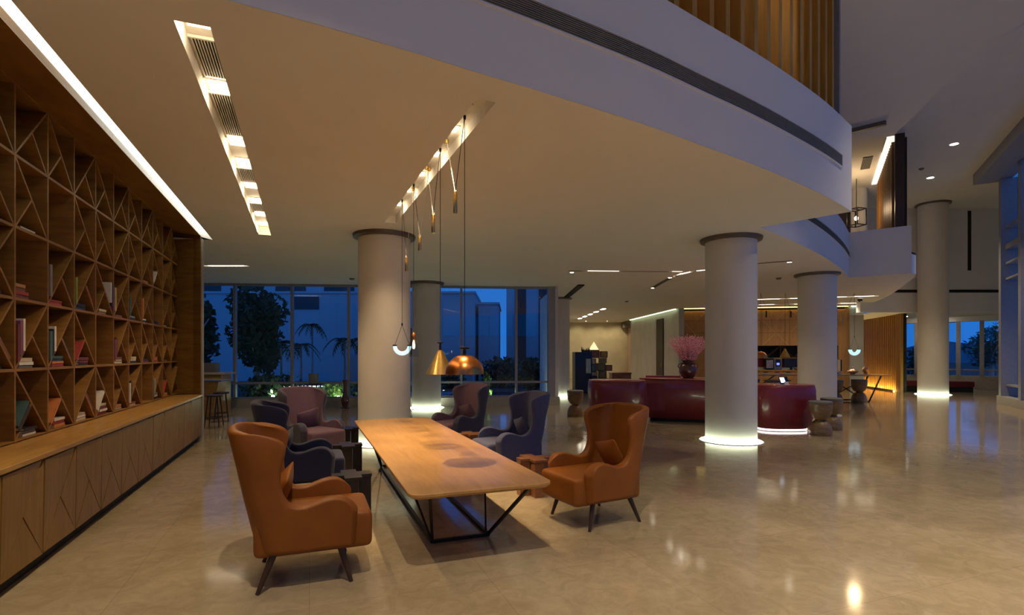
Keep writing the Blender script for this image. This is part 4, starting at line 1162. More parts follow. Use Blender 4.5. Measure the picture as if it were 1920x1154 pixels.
# opal tube hung like a swing
def swing(label, group, p, R, r, zb, o=None):
    t = thing('pendant_lamp', label, 'pendant lamp', (p[0], p[1], zb), 0, group)
    arc = [(R*math.cos(a), 0, R + r - R*math.sin(a)*1.0) for a in [math.pi*k/24 for k in range(25)]]
    MB().tube(arc, r, 16).build('glowing_tube', MAT['tube_glow'], t, smooth=True)
    for sx_ in (-1, 1):
        MB().cone((sx_*R, 0, R+r), (sx_*R, 0, R+r+0.02), r*1.05, r*1.05, 16).build('end_cap', MAT['black_metal'], t, smooth=True)
        MB().tube([(sx_*R, 0, R+r+0.015), (0, 0, R+r+2.9*R)], 0.003, 6).build('hanger_cord', MAT['cord'], t)
    MB().cone((0, 0, R+r+2.85*R), (0, 0, R+r+3.15*R), 0.012, 0.012, 12).build('cord_grip', MAT['black_metal'], t, smooth=True)
    return t
p = on_trough(7.73); zb = 1.585
t = swing('pale glowing U shaped tube pendant, furthest above the long table', 'pendants above the long table', p, 0.106, 0.029, zb)
a = on_trough(7.18, 0.03); w = on_trough(7.45)
cords(t, (p.x, p.y, zb), p, a, (w.x, w.y, 2.956), (p.x, p.y, zb+0.135+0.29), 0.020, 0.19)
MB().b2(-0.02, 0.02, -0.03, 0.03, -0.006, 0).build('ceiling_sensor', MAT['vent'], None, loc=on_trough(4.75, -0.03))
tag(bpy.data.objects['ceiling_sensor'], 'small grey sensor plate in the near end of the table trough', 'sensor')

# ================================================================== RECEPTION
def pod(label, x, y, rz, w, d, h, led=None, door=None, ex=3.2, group='burgundy reception desks'):
    """barrel-bodied desk: rounded plan, belly bulging under the top, narrower foot"""
    t = thing('reception_desk', label, 'desk', (x, y, 0), rz, group)
    N = 72
    def ring(s, z):
        out = []
        for i in range(N):
            a = 2*math.pi*i/N; c, s_ = math.cos(a), math.sin(a)
            out.append((s*w/2*math.copysign(abs(c)**(2/ex), c), (d/2 - (1-s)*w/2*0.9)*math.copysign(abs(s_)**(2/ex), s_), z))
        return out
    prof = [(0.80, 0.07), (0.86, 0.16), (0.945, 0.36), (0.99, 0.58), (1.0, 0.74), (0.99, 0.87), (0.965, 0.965), (0.95, 0.975)]
    vs = []
    for s, zz in prof: vs += ring(s, zz*h)
    k = len(prof); fs = [(j*N+i, j*N+(i+1) % N, (j+1)*N+(i+1) % N, (j+1)*N+i) for j in range(k-1) for i in range(N)]
    fs += [tuple(reversed(range(N))), tuple(range((k-1)*N, k*N))]
    MB().add(vs, fs).build('body', MAT['burgundy'], t, smooth=True)
    vs = ring(0.955, 0.976*h) + ring(0.96, h-0.004) + ring(0.95, h)
    fs = [(j*N+i, j*N+(i+1) % N, (j+1)*N+(i+1) % N, (j+1)*N+i) for j in range(2) for i in range(N)] + [tuple(reversed(range(N))), tuple(range(2*N, 3*N))]
    MB().add(vs, fs).build('desk_top', MAT['burgundy_top'], t, smooth=True)
    vs = ring(0.74, 0.0) + ring(0.74, 0.07*h)
    MB().add(vs, [(i, (i+1) % N, N+(i+1) % N, N+i) for i in range(N)] + [tuple(reversed(range(N))), tuple(range(N, 2*N))]).build('plinth', MAT['dark'], t)
    if led:
        vs = ring(0.755, 0.012) + ring(0.755, 0.05)
        q = int(N*0.5)
        MB().add(vs, [(i, (i+1) % N, N+(i+1) % N, N+i) for i in range(q, N)]).build('base_light', MAT['led_pink'], t, fix=False)
    return t
pod('burgundy barrel shaped desk with a tablet on it, right of the nearer column', 5.72, 11.35, 0.0, 1.32, 0.95, 0.97, led=True, ex=2.8)
pod('long burgundy curved desk behind the orange chair, lowest of the two beside the vase', 2.40, 12.2, -0.06, 1.32, 0.9, 1.02, ex=3.0)
dB = pod('large burgundy desk block carrying the pink blossom vase', 4.25, 12.95, -0.30, 2.35, 1.25, 1.03, ex=4.5)
b = MB(); b.b2(-0.98, -0.15, 0.1, 0.35, 1.03, 1.07); b.build('raised_ledge', MAT['burgundy_top'], dB)
b = MB(); b.b2(-0.95, -0.50, -0.615, -0.603, 0.28, 0.92)
b.build('panel_door', MAT['burgundy'], dB, bevel=0.004)

def stool(label, x, y, s=1.0, group='turned wood stools'):
    t = thing('stool', label, 'stool', (x, y, 0), 0, group)
    k = s
    MB().lathe([(0.0, 0.0), (0.20*k, 0.0), (0.206*k, 0.03*k), (0.204*k, 0.10*k), (0.185*k, 0.19*k), (0.145*k, 0.26*k), (0.095*k, 0.295*k), (0.0, 0.295*k)], 40).build('base', MAT['stool_wood'], t, smooth=True)
    MB().lathe([(0.0, 0.295*k), (0.088*k, 0.295*k), (0.094*k, 0.305*k), (0.088*k, 0.315*k), (0.0, 0.315*k)], 40).build('brass_ring', MAT['brass'], t, smooth=True)
    MB().lathe([(0.0, 0.315*k), (0.095*k, 0.315*k), (0.15*k, 0.355*k), (0.19*k, 0.43*k), (0.206*k, 0.53*k), (0.208*k, 0.62*k), (0.0, 0.62*k)], 40).build('cup', MAT['stool_wood'], t, smooth=True)
    MB().lathe([(0.0, 0.62*k), (0.205*k, 0.622*k), (0.212*k, 0.64*k), (0.210*k, 0.665*k), (0.195*k, 0.675*k), (0.0, 0.678*k)], 40).build('seat_pad', MAT['grey_pad'], t, smooth=True)
    return t
st = stool('turned wood stool in front of the barrel desk, nearest the open floor', 6.12, 10.58)
dup(st, (6.80, 11.35, 0), 0, 'turned wood stool tucked behind the other one at the barrel desk')
dup(st, (1.63, 13.75, 0), 0.3, 'turned wood stool standing alone by the black cabinet')
b1 = stool('tall turned stool at the right end of the communal table', 11.55, 17.75, 1.13, 'stools at the communal table')
dup(b1, (10.6, 17.5, 0), 0, 'tall turned stool half hidden by the column at the communal table', 'stools at the communal table')
dup(b1, (11.15, 18.9, 0), 0, 'tall turned stool on the far side of the communal table', 'stools at the communal table')
dup(b1, (8.62, 17.55, 0), 0, 'second tall turned stool seen over the barrel desk', 'stools at the communal table')
dup(b1, (8.1, 18.0, 0), 0, 'left one of the tall turned stools seen over the barrel desk', 'stools at the communal table')

# communal high table
CT = 0.92
t = thing('communal_table', 'long high wooden table with crossed black legs before the reception wall', 'table', (9.9, 18.3, 0), -0.06)
b = MB(); pr = rrect(5.6, 0.95, 0.12)
b.prism(pr, CT-0.035, CT); b.build('table_top', MAT['table'], t, bevel=0.004)
for sx_ in (-1, 1):
    MB().bar((sx_*2.05, -0.35, 0.0), (sx_*2.45, -0.35, CT-0.03), 0.035).build('leg', MAT['black_metal'], t)
    MB().bar((sx_*2.05, 0.35, 0.0), (sx_*2.45, 0.35, CT-0.03), 0.035).build('leg', MAT['black_metal'], t)
    MB().bar((sx_*2.05, 0.0, 0.06), (sx_*0.85, 0.0, CT-0.04), 0.03).build('brace', MAT['black_metal'], t)
    MB().bar((sx_*0.85, 0.0, 0.06), (sx_*2.05, 0.0, CT-0.20), 0.03).build('brace', MAT['black_metal'], t)
b = MB(); b.b2(-2.05, 2.05, -0.02, 0.02, 0.03, 0.07); b.b2(-2.07, -2.03, -0.35, 0.35, 0.0, 0.04); b.b2(2.03, 2.07, -0.35, 0.35, 0.0, 0.04)
b.build('floor_rail', MAT['black_metal'], t)

def lidded_bowl(label, x, y, prof, lid):
    t = thing('lidded_bowl', label, 'bowl', (x, y, CT), 0, 'brass lidded bowls on the communal table')
    MB().lathe(prof, 28).build('bowl', MAT['pinkgold'], t, smooth=True)
    MB().lathe(lid, 28).build('lid', MAT['pinkgold'], t, smooth=True)
MAT['pinkgold'] = mat('rose_brass', (0.80, 0.52, 0.36), 0.25, 1.0, var=0.15, scale=30)
lidded_bowl('wide rose brass bowl with peaked lid on the communal table', 11.62, 18.2, [(0, 0), (0.09, 0), (0.07, 0.02), (0.15, 0.06), (0.17, 0.11), (0, 0.11)], [(0, 0.11), (0.17, 0.112), (0.10, 0.16), (0.03, 0.19), (0.02, 0.23), (0, 0.25)])
lidded_bowl('tall narrow rose brass urn with lid at the table end', 12.05, 18.2, [(0, 0), (0.06, 0), (0.04, 0.04), (0.09, 0.09), (0.10, 0.17), (0, 0.17)], [(0, 0.17), (0.115, 0.175), (0.06, 0.24), (0.02, 0.27), (0.02, 0.32), (0, 0.34)])
# desktop computer at the table
t = thing('computer', 'white backed desktop computer on the communal table right of the column', 'computer', (11.22, 18.25, CT), 1.15)
MB().b2(-0.30, 0.30, -0.02, 0.02, 0.12, 0.50).build('display', MAT['black_gloss'], t, bevel=0.005)
MB().b2(-0.30, 0.30, 0.02, 0.028, 0.12, 0.50).build('back_shell', MAT['white_trim'], t)
b = MB(); b.b2(-0.08, 0.08, -0.01, 0.01, 0.01, 0.2); b.b2(-0.11, 0.11, -0.09, 0.09, 0, 0.012); b.build('stand', MAT['white_trim'], t)
t = thing('printer', 'small white printer beside the computer on the communal table', 'printer', (10.86, 18.05, CT), -0.06)
MB().b2(-0.16, 0.16, -0.13, 0.13, 0, 0.12).build('body', MAT['white_trim'], t, bevel=0.01); MB().b2(-0.10, 0.10, -0.134, -0.128, 0.03, 0.07).build('slot', MAT['dark'], t)
# tablet on the barrel desk
t = thing('tablet', 'small tablet with lit screen propped on the barrel desk', 'tablet', (5.72, 11.15, 0.97), 0.35)
R = Matrix.Rotation(math.radians(-25), 4, 'X')
MB().b2(-0.11, 0.11, 0, 0.012, 0.02, 0.18, R).build('case', MAT['black_gloss'], t); MB().b2(-0.10, 0.02, -0.003, 0.0, 0.04, 0.16, R).build('screen', MAT['screen'], t)
b = MB(); b.b2(-0.05, 0.05, -0.02, 0.10, 0, 0.012); b.bar((0, 0.09, 0.01), (0, 0.06, 0.12), 0.03, 0.01); b.build('stand', MAT['black_gloss'], t)
t = thing('card_holder', 'white leaflet holder beside the tablet on the barrel desk', 'holder', (5.66, 10.98, 0.97), 0.2)
MB().b2(-0.05, 0.05, -0.004, 0.004, 0, 0.07, Matrix.Rotation(math.radians(-20), 4, 'X')).build('card', MAT['cord_white'], t); MB().b2(-0.05, 0.05, -0.01, 0.05, 0, 0.01).build('foot', MAT['cord_white'], t)

# back counter, niche and appliances
def rt(x, y, z=0): return RT @ Vector((x, y, z))
RZ = math.atan2(rd.y, rd.x)
t = thing('niche_shelf', 'dark open niche shelf with crossed boards in the reception wall', 'shelf', rt(1.9, 0, 1.43), RZ)
nl = RL-0.42-1.9
MB().b2(0, nl, 0.02, 0.40, 0.0, 0.02).build('bottom_board', MAT['fin'], t)
for k in range(0, 9):
    x = nl*k/8
    MB().b2(x-0.012 if k else 0, x+0.012 if k < 8 else nl, 0.04, 0.40, 0.02, 0.565).build('divider', MAT['brown_leg'], t) if k % 2 == 0 else None
for k in range(8):
    x0, x1 = nl*k/8+0.02, nl*(k+1)/8-0.02
    b = MB(); 
    if k % 2 == 0: b.bar((x0, 0.2, 0.55), (x1, 0.2, 0.03), 0.024, 0.30, up=(0,1,0))
    else: b.bar((x0, 0.2, 0.03), (x1, 0.2, 0.55), 0.024, 0.30, up=(0,1,0))
    b.v = [Vector((v.x, v.y, v.z)) for v in b.v]
    b.build('crossed_board', MAT['brown_leg'], t)
sp = MB(); sp.b2(1.9, RL-0.42, 0.30, 0.42, 1.02, 1.43, RT); sp = sp.build('trim_7', MAT['burgundy_top']); sp['kind'] = 'structure'
sp = MB(); sp.b2(1.9, RL-0.42, 0.30, 0.42, 0.9, 1.02, RT); sp = sp.build('trim_8', mat('pale_splash', (0.55,0.58,0.52), 0.3)); sp['kind'] = 'structure'
ct2 = MB(); ct2.b2(0.004, nl-0.004, -0.30, 0.295, 0.86, 0.90)
tag(ct2.build('countertop', MAT['oak_flat'], None, loc=rt(1.9, 0), rz=RZ), 'oak worktop below the burgundy splashback of the reception wall', 'countertop')
for k in range(5):
    w = nl/5
    t = thing('base_cabinet', 'honey oak base cabinet under the worktop, %s from the left end' % ordw(k+1), 'cabinet', rt(1.9+w*k+w/2, 0), RZ, 'base cabinets at the reception wall')
    MB().b2(-w/2+0.003, w/2-0.003, -0.25, 0.30, 0.08, 0.858).build('carcass', MAT['wall_panel'], t)
    for j in range(2):
        for z0, z1 in ((0.10, 0.48), (0.49, 0.85)):
            x0 = -w/2 + 0.006 + j*w/2
            dr = MB().b2(x0, x0+w/2-0.012, -0.275, -0.25, z0, z1).build('drawer', MAT['wall_panel'], t)
            MB().b2(x0+w/4-0.10, x0+w/4+0.10, -0.285, -0.275, z1-0.06, z1-0.03).build('pull', MAT['black_metal'], dr)
def appliance(x, lab, cat, w, h, body, face, name):
    t = thing(name, lab, cat, rt(x, -0.05, 0.90), RZ)
    MB().b2(-w/2, w/2, -0.15, 0.18, 0, h).build('body', body, t, bevel=0.02)
    return t
def rx(px, y=-0.1):
    k = (px-960)/F; o_ = rt(0, y); dv = rt(1, y)-o_
    return (o_.x - k*o_.y)/(k*dv.y-dv.x)
t = appliance(rx(1442), 'coffee machine with patterned metallic front on the back worktop', 'coffee machine', 0.34, 0.52, MAT['black_gloss'], None, 'coffee_machine')
MB().b2(-0.14, 0.14, -0.155, -0.15, 0.08, 0.44).build('front_panel', mat('speckled_metal', (0.35,0.30,0.28), 0.35, 0.7, var=0.6, scale=22), t)
t = appliance(rx(1457.5), 'coffee machine with blue lit display on the back worktop', 'coffee machine', 0.34, 0.515, mat('steel_grey', (0.18,0.18,0.2), 0.3, 0.7), None, 'coffee_machine')
MB().b2(-0.10, 0.10, -0.158, -0.15, 0.16, 0.48).build('front_panel', MAT['black_gloss'], t); MB().b2(-0.06, 0.06, -0.162, -0.158, 0.22, 0.32).build('display', emis('blue_display', (0.05,0.15,1.0), 1.2), t)
t = thing('monitor', 'wide dark monitor in front of the burgundy splashback', 'monitor', rt(rx(1484), -0.05, 0.90), RZ)
MB().b2(-0.30, 0.30, -0.02, 0.02, 0.14, 0.52).build('display', MAT['black_gloss'], t, bevel=0.006); b = MB(); b.b2(-0.05, 0.05, 0.0, 0.03, 0, 0.2); b.b2(-0.12, 0.12, -0.08, 0.1, 0, 0.015); b.build('stand', MAT['black_gloss'], t)
t = thing('tray', 'brass bowl tray at the column edge of the back worktop', 'tray', rt(rx(1495), -0.2, 0.90), 0)
MB().lathe([(0, 0), (0.12, 0), (0.2, 0.07), (0.21, 0.075), (0.19, 0.07), (0.11, 0.012), (0, 0.012)], 28).build('dish', MAT['brass'], t, smooth=True)

# pendants over the communal table
def back_pend(px, Y, z, kind, lab):
    p = P(px, HZ, Y); t = None; g = 'pendants above the communal table'
    if kind == 'U':
        return swing(lab, g, (p.x, p.y), 0.15, 0.058, z), p
    t = thing('pendant_lamp', lab, 'pendant lamp', (p.x, p.y, z), 0, g)
    if kind == 'dome':
        dome(t, 0.22, 0.20, 0.0, MAT['copper']); top = 0.26
        MB().lathe([(0.0, 0.196), (0.015, 0.196), (0.013, 0.26), (0, 0.26)], 16).build('stem', MAT['brown_leg'], t, smooth=True)
    else:
        MB().lathe([(0.17, 0.0), (0.024, 0.30), (0.0, 0.305), (0.0, 0.297), (0.02, 0.293), (0.166, 0.0)], 40).build('shade', MAT['brass'], t, smooth=True); top = 0.38
        MB().lathe([(0.0, 0.30), (0.014, 0.30), (0.012, 0.38), (0, 0.38)], 16).build('stem', MAT['brown_leg'], t, smooth=True)
    MB().lathe([(0, 0.05), (0.03, 0.06), (0.03, 0.1), (0, 0.13)], 14).build('bulb', MAT['lamp_warm'], t, smooth=True)
    MB().tube([(0,0,top), (0,0,ZC+0.0-z)], 0.005, 6).build('cord', MAT['cord'], t)
    MB().tube([(0,0,ZC-z-0.001), (0.2,0,2.95-z+0.16)], 0.004, 6).build('counterweight_cord', MAT['cord'], t)
    MB().lathe([(0,-0.22), (0.025,-0.22), (0.025,0), (0,0)], 16, (0.2, 0, 2.95-z+0.16)).build('counterweight', MAT['black_metal'], t, smooth=True)
    return t, p
back_pend(1426, 18.6, 1.50, 'dome', 'copper dome pendant above the communal table')
back_pend(1472, 18.6, 1.50, 'cone', 'brass cone pendant above the communal table')
t, p = back_pend(1602, 18.6, 1.56, 'U', 'glowing white U shaped pendant above the communal table')
MB().tube([(0,0,0.208+0.43), (0,0,ZC-1.56)], 0.005, 6).build('cord', MAT['cord'], t)
MB().tube([(0,0,ZC-1.561), (-0.42, 0, 2.92-1.56)], 0.004, 6).build('counterweight_cord', MAT['cord'], t)
MB().lathe([(0,-0.22), (0.03,-0.22), (0.03,0), (0,0)], 16, (-0.42, 0, 2.92-1.56)).build('counterweight', MAT['brass'], t, smooth=True)

# blossom vase
vb = onz(1290, 711.5, 1.034); vbx, vby = 0.330*12.85, 12.85
t = thing('vase', 'brown glazed pot vase filled with pink blossom twigs', 'vase', (vbx, vby, 1.031), 0)
MB().lathe([(0, 0), (0.11, 0), (0.15, 0.04), (0.205, 0.15), (0.21, 0.22), (0.185, 0.30), (0.165, 0.325), (0.185, 0.36), (0.17, 0.36), (0.15, 0.33), (0.15, 0.30), (0, 0.30)], 40).build('pot', MAT['bronze_pot'], t, smooth=True)
for sx_ in (-1, 1):
    MB().tube([(sx_*(0.195+0.045*math.sin(a)), 0, 0.29+0.045*math.cos(a)) for a in [math.pi*k/8 for k in range(9)]], 0.01, 8).build('handle', MAT['bronze_pot'], t, smooth=True)
tw = MB(); bl_ = MB(); R = random.Random(3)
for i in range(110):
    a = R.random()*2*math.pi; sp = math.sqrt(R.random())
    tip = Vector((math.cos(a)*sp*0.56, math.sin(a)*sp*0.5, 0.30 + 0.42 + (0.30+0.05*R.random())*math.sqrt(max(0, 1-0.8*sp*sp)) - 0.05*R.random()))
    base = Vector((math.cos(a)*0.08*sp, math.sin(a)*0.08*sp, 0.29))
    mid = base.lerp(tip, 0.5) + Vector((0, 0, 0.025)) - Vector((tip.x, tip.y, 0))*0.06
    pts = [base, base.lerp(mid, 0.5)*1.0, mid, tip]
    tw.tube(pts, [0.003, 0.0028, 0.0024, 0.0016], 4)
    for k in range(26):
        f = 0.22 + 0.78*(k+R.random())/26
        p0 = mid.lerp(tip, (f-0.5)/0.5) if f > 0.5 else base.lerp(mid, f/0.5)
        c = p0 + Vector((R.uniform(-1,1), R.uniform(-1,1), R.uniform(-1,1)))*0.014
        s = R.uniform(0.009, 0.016)
        ax = [Vector((s,0,0)), Vector((0,s,0)), Vector((0,0,s))]
        bl_.add([c-ax[0], c+ax[0], c-ax[1], c+ax[1], c-ax[2], c+ax[2]], [(0,2,5),(2,1,5),(1,3,5),(3,0,5),(2,0,4),(1,2,4),(3,1,4),(0,3,4)])
o = tw.build('twigs', MAT['twig'], t, fix=False); o['kind'] = 'stuff'
o = bl_.build('blossoms', MAT['pink_flower'], t, fix=False); o['kind'] = 'stuff'

# black cabinet, glowing block tower, wooden chest
t = thing('display_cabinet', 'tall black cabinet with glass door beside the end column', 'cabinet', (2.93, 22.3, 0), 0.12)
MB().b2(-0.36, 0.36, -0.25, 0.25, 0.03, 1.70).build('carcass', MAT['black_gloss'], t, bevel=0.01)
b = MB(); b.b2(0.02, 0.34, -0.275, -0.25, 0.72, 1.55); b.build('door', MAT['black_gloss'], t, bevel=0.004)
MB().b2(0.10, 0.30, -0.282, -0.276, 0.82, 1.42).build('door_glass', mat('grey_glass', (0.30,0.31,0.32), 0.15), t)
MB().b2(0.30, 0.55, -0.35, 0.25, 0.25, 0.72).build('side_box', MAT['black_gloss'], t, bevel=0.01)
MB().b2(-0.32, 0.32, -0.2, 0.2, 0, 0.03).build('plinth', MAT['dark'], t)
b = MB(); R = random.Random(8)
t2 = thing('carved_ornament', 'spiky dark carved ornament on top of the black cabinet', 'ornament', (3.08, 22.3, 1.70), 0)
b.b2(-0.18, 0.18, -0.05, 0.05, 0, 0.05)
for k in range(7): b.cone((-0.16+0.053*k, 0, 0.05), (-0.17+0.055*k+R.uniform(-.02,.02), 0, 0.12+0.12*R.random()), 0.03, 0.004, 8)
b.build('carving', MAT['black_gloss'], t2)
def cube_at(name, x, z, s, m, lab, y=23.2, rz=0.1, sz=None):
    t = thing(name, lab, 'display block', (x, y, z), rz, 'stacked display blocks')
    h = sz or s
    MB().b2(-s/2, s/2, -s/2, s/2, 0.002, h-0.002).build('block', m, t, bevel=0.012)
    b = MB(); q = s/2
    for a, c in ((-q, -q), (q, -q)): b.b2(a-0.012 if a < 0 else a-0.02, a+0.02 if a < 0 else a+0.012, -q-0.006, -q+0.02, 0.002, h-0.002)
    b.b2(-q, q, -q-0.006, -q, 0.002, 0.03); b.b2(-q, q, -q-0.006, -q, h-0.03, h-0.002)
    b.build('edge_frame', mat('block_edge', (0.10,0.05,0.03), 0.5), t)
cb = {'brown': (0.30,0.13,0.05), 'amber': (0.42,0.24,0.06), 'green': (0.16,0.20,0.06), 'olive': (0.22,0.17,0.07), 'teal': (0.10,0.26,0.24), 'cream': (0.45,0.40,0.28), 'red': (0.26,0.07,0.05)}
cbm = {k: mat('block_'+k, v, 0.35, var=0.35, scale=9) for k, v in cb.items()}
t = thing('display_stand', 'low dark red display stand carrying the coloured blocks', 'stand', (3.72, 23.2, 0), 0.1)
MB().b2(-0.45, 0.45, -0.3, 0.3, 0.40, 0.56).build('top', cbm['red'], t, bevel=0.01)
for sx_ in (-1, 1):
    for sy_ in (-1, 1): MB().b2(sx_*0.4-0.02, sx_*0.4+0.02, sy_*0.25-0.02, sy_*0.25+0.02, 0, 0.40).build('leg', MAT['black_metal'], t)
cube_at('display_block', 3.50, 0.56, 0.30, cbm['cream'], 'cream patterned block at the foot of the block tower')
cube_at('display_block', 3.90, 0.56, 0.32, cbm['olive'], 'olive block beside the cream one at the tower foot')
cube_at('display_block', 3.48, 0.86, 0.30, cbm['teal'], 'teal block in the middle of the tower')
cube_at('display_block', 3.84, 0.885, 0.34, cbm['green'], 'green block in the middle of the tower')
cube_at('display_block', 4.18, 0.885, 0.26, cbm['brown'], 'small brown block at the right side of the tower')
cube_at('display_block', 3.48, 1.162, 0.262, cbm['cream'], 'cream block under the orange brown one')
cube_at('display_block', 3.56, 1.44, 0.36, cbm['brown'], 'orange brown block right under the glowing pyramid')
cube_at('display_block', 3.96, 1.46, 0.30, cbm['amber'], 'amber block at the upper right of the tower', sz=0.28)
b = MB(); b.b2(3.77, 4.1, 23.08, 23.30, 1.230, 1.452); o = b.build('display_block', cbm['olive']); tag(o, 'olive block right under the amber one in the tower', 'display block', 'stacked display blocks')
t = thing('pyramid_lamp', 'glowing cream pyramid lamp on top of the block tower', 'lamp', (3.56, 23.2, 1.80), 0.1)
MB().cone((0,0,0.0), (0,0,0.34), 0.22, 0.008, 4).build('shade', emis('pyramid_glow', (1.0, 0.80, 0.40), 1.2), t)
t = thing('wooden_chest', 'brown wooden chest right of the block tower', 'chest', (4.78, 23.6, 0), 0.05)
MB().b2(-0.42, 0.42, -0.3, 0.3, 0.0, 0.74).build('body', MAT['copper_wood'], t, bevel=0.01); MB().b2(-0.44, 0.44, -0.32, 0.32, 0.742, 0.80).build('lid', MAT['copper_wood'], t, bevel=0.008)

# ================================================================== TIMBER SCREENS
# lower screen by the communal table
A, B_ = Vector((16.45, 22.45)), Vector((17.75, 27.3))
sd = (B_-A); sl = sd.length; sd.normalize(); ST = Matrix.Translation((A.x, A.y, 0)) @ Matrix.Rotation(math.atan2(sd.y, sd.x), 4, 'Z')
t = thing('timber_screen', 'screen of upright golden timber slats lit from the floor', 'screen', (A.x, A.y, 0), math.atan2(sd.y, sd.x))
b = MB(); k = int(sl/0.20)
for i in range(k): b.b2(0.20*i+0.5, 0.20*i+0.59, -0.04, 0.0, 0.02, 3.32)
b.build('slats', MAT['fin'], t); MB().b2(0.0, sl+0.3, -0.14, -0.04, 0.0, 3.32).build('gap_shade_board', MAT['dark'], t)  # black board paints shade into the gaps between the slats
b = MB()
for i in range(4): b.b2(0.12*i, 0.12*i+0.07, -0.02, 0.08, 0.0, 3.32)
b.build('end_slats', MAT['fin'], t)
MB().b2(0.55, sl, 0.09, 0.15, 0.0, 0.012).build('floor_light', emis('amber_floor_led', (1.0,0.72,0.26), 60), t)
MB().b2(0.5, sl, 0.165, 0.185, 0.0, 0.07).build('light_lip', MAT['fin'], t)

# mezzanine screen following the curved edge
inn = offset(FAS1, 0.16)
acc = [0]
for a, c in zip(inn[:-1], inn[1:]): acc.append(acc[-1] + (c-a).length)
def along(d):
    q = 0
    while q < len(acc)-2 and acc[q+1] < d: q += 1
    f = (d-acc[q])/(acc[q+1]-acc[q]); a = inn[q].lerp(inn[q+1], f); tt = (inn[q+1]-inn[q]).normalized()
    return a, tt
t = thing('timber_screen', 'tall screen of brown timber fins standing on the nearer mezzanine edge', 'screen', (inn[0].x, inn[0].y, 4.3), 0)
inv = Matrix.Translation((-inn[0].x, -inn[0].y, -4.3))
b = MB(); gl = MB(); d = 0.6; last = acc[-1]-0.13
while d < last:
    p, tt = along(d); n_ = Vector((-tt.y, tt.x))
    T_ = inv @ Matrix.Translation((p.x, p.y, 0)) @ Matrix.Rotation(math.atan2(tt.y, tt.x), 4, 'Z')
    b.b2(-0.04, 0.04, 0.0, 0.24, 4.3, ZH-0.002, T_)
    d += 0.30
b.build('fins', MAT['fin'], t)
gp = MB(); band(gp, inn[:-1], 0.25, 0.256, 4.32, ZH-0.002); gp.v = [inv @ v for v in gp.v]; gp.build('glass_pane', MAT['clear'], t)
p, tt = along(acc[-1]-0.06)
MB().b2(-0.03, 0.03, -0.02, 0.26, 4.3, ZH-0.002, inv @ Matrix.Translation((p.x, p.y, 0)) @ Matrix.Rotation(math.atan2(tt.y, tt.x), 4, 'Z')).build('end_post', MAT['frame'], t)

# screen in the further opening
A, B_ = Vector((10.58, 14.45)), Vector((12.95, 18.6)); sd = B_-A; sl = sd.length; ang_ = math.atan2(sd.y, sd.x)
t = thing('timber_screen', 'timber fin screen inside the further mezzanine opening under a white cove', 'screen', (A.x, A.y, 4.3), ang_)
b = MB(); k = int(sl/0.24)
for i in range(1, k): b.b2(0.24*i, 0.24*i+0.07, 0.0, 0.22, 0.0, ZH-4.3-0.12)
b.build('fins', wood('shaded_timber_fin', (0.16, 0.072, 0.014), (0.22, 0.105, 0.022), (9, 9, 0.8), 0.45), t); MB().b2(-0.03, 0.08, -0.05, 0.17, 0.0, ZH-4.3-0.002).build('end_post', MAT['brown_leg'], t)  # darker copy of the fin timber stands for dimmer light here
MB().b2(0.0, sl, -0.10, -0.06, 0.0, ZH-4.3-0.12).build('gap_shade_board', MAT['dark'], t)  # black backing stands for the shade between the fins
MB().b2(0.1, sl, 0.02, 0.34, ZH-4.3-0.03, ZH-4.3-0.005).build('cove_light', emis('upper_cove_led', (1.0, 0.93, 0.80), 1.1), t)
t = thing('column', 'slim pale round column inside the further mezzanine opening', 'column', (12.62, 19.4, 4.3), 0, 'round columns of the lobby')
MB().lathe([(0.26, 0), (0.26, ZH-4.3)], 40).build('shaft', MAT['column'], t, smooth=True)
b = MB()
t = thing('timber_screen', 'short dark timber screen deep inside the further opening', 'screen', (12.6, 20.6, 4.3), 2.6)
for i in range(6): b.b2(0.2*i, 0.2*i+0.09, 0, 0.2, 0, 2.6)
b.build('fins', MAT['fin'], t)
lamp('lounge_fill_light', 'POINT', (11.3, 17.6, 6.3), 80, WARM, None, 0.12)  # added point light with no fitting, brightens the further opening
for i, (x, y) in enumerate(((10.55, 16.4), (10.2, 14.9))):
    t = thing('ceiling_vent', '%s grey grille in the lit ceiling of the further opening' % ('further' if i == 0 else 'nearer'), 'vent', (x+0.55, y+0.3, ZH-0.002), -0.52, 'grilles in the upper ceiling')
    MB().b2(-0.13, 0.13, -0.6, 0.6, -0.012, 0.0).build('backing', MAT['vent_dark'], t)
    b = MB()
    for k in range(8): b.b2(-0.13+0.034*k, -0.13+0.034*k+0.016, -0.6, 0.6, -0.02, -0.012)
    b.build('louvre', MAT['vent'], t)
t = thing('lantern', 'black framed lantern hanging in the further mezzanine opening', 'lamp', (11.75, 18.2, 6.55), 0.3)
b = MB()
for sx_ in (-1,1):
    for sy_ in (-1,1): b.b2(sx_*0.2-0.015, sx_*0.2+0.015, sy_*0.2-0.015, sy_*0.2+0.015, -0.55, 0)
for z in (-0.55, 0): 
    for sx_ in (-1,1): b.b2(sx_*0.2-0.015, sx_*0.2+0.015, -0.2, 0.2, z-0.015, z+0.015); b.b2(-0.2, 0.2, sx_*0.2-0.015, sx_*0.2+0.015, z-0.015, z+0.015)
b.bar((0,0,0), (0,0,ZH-6.55), 0.015); b.b2(-0.2,0.2,-0.01,0.01,-0.01,0.01)
b.build('cage', MAT['black_metal'], t); MB().lathe([(0,-0.38),(0.05,-0.36),(0.06,-0.28),(0,-0.22)], 16).build('bulb', MAT['lamp_warm'], t, smooth=True); MB().bar((0,0,-0.25),(0,0,0),0.012).build('stem', MAT['black_metal'], t)
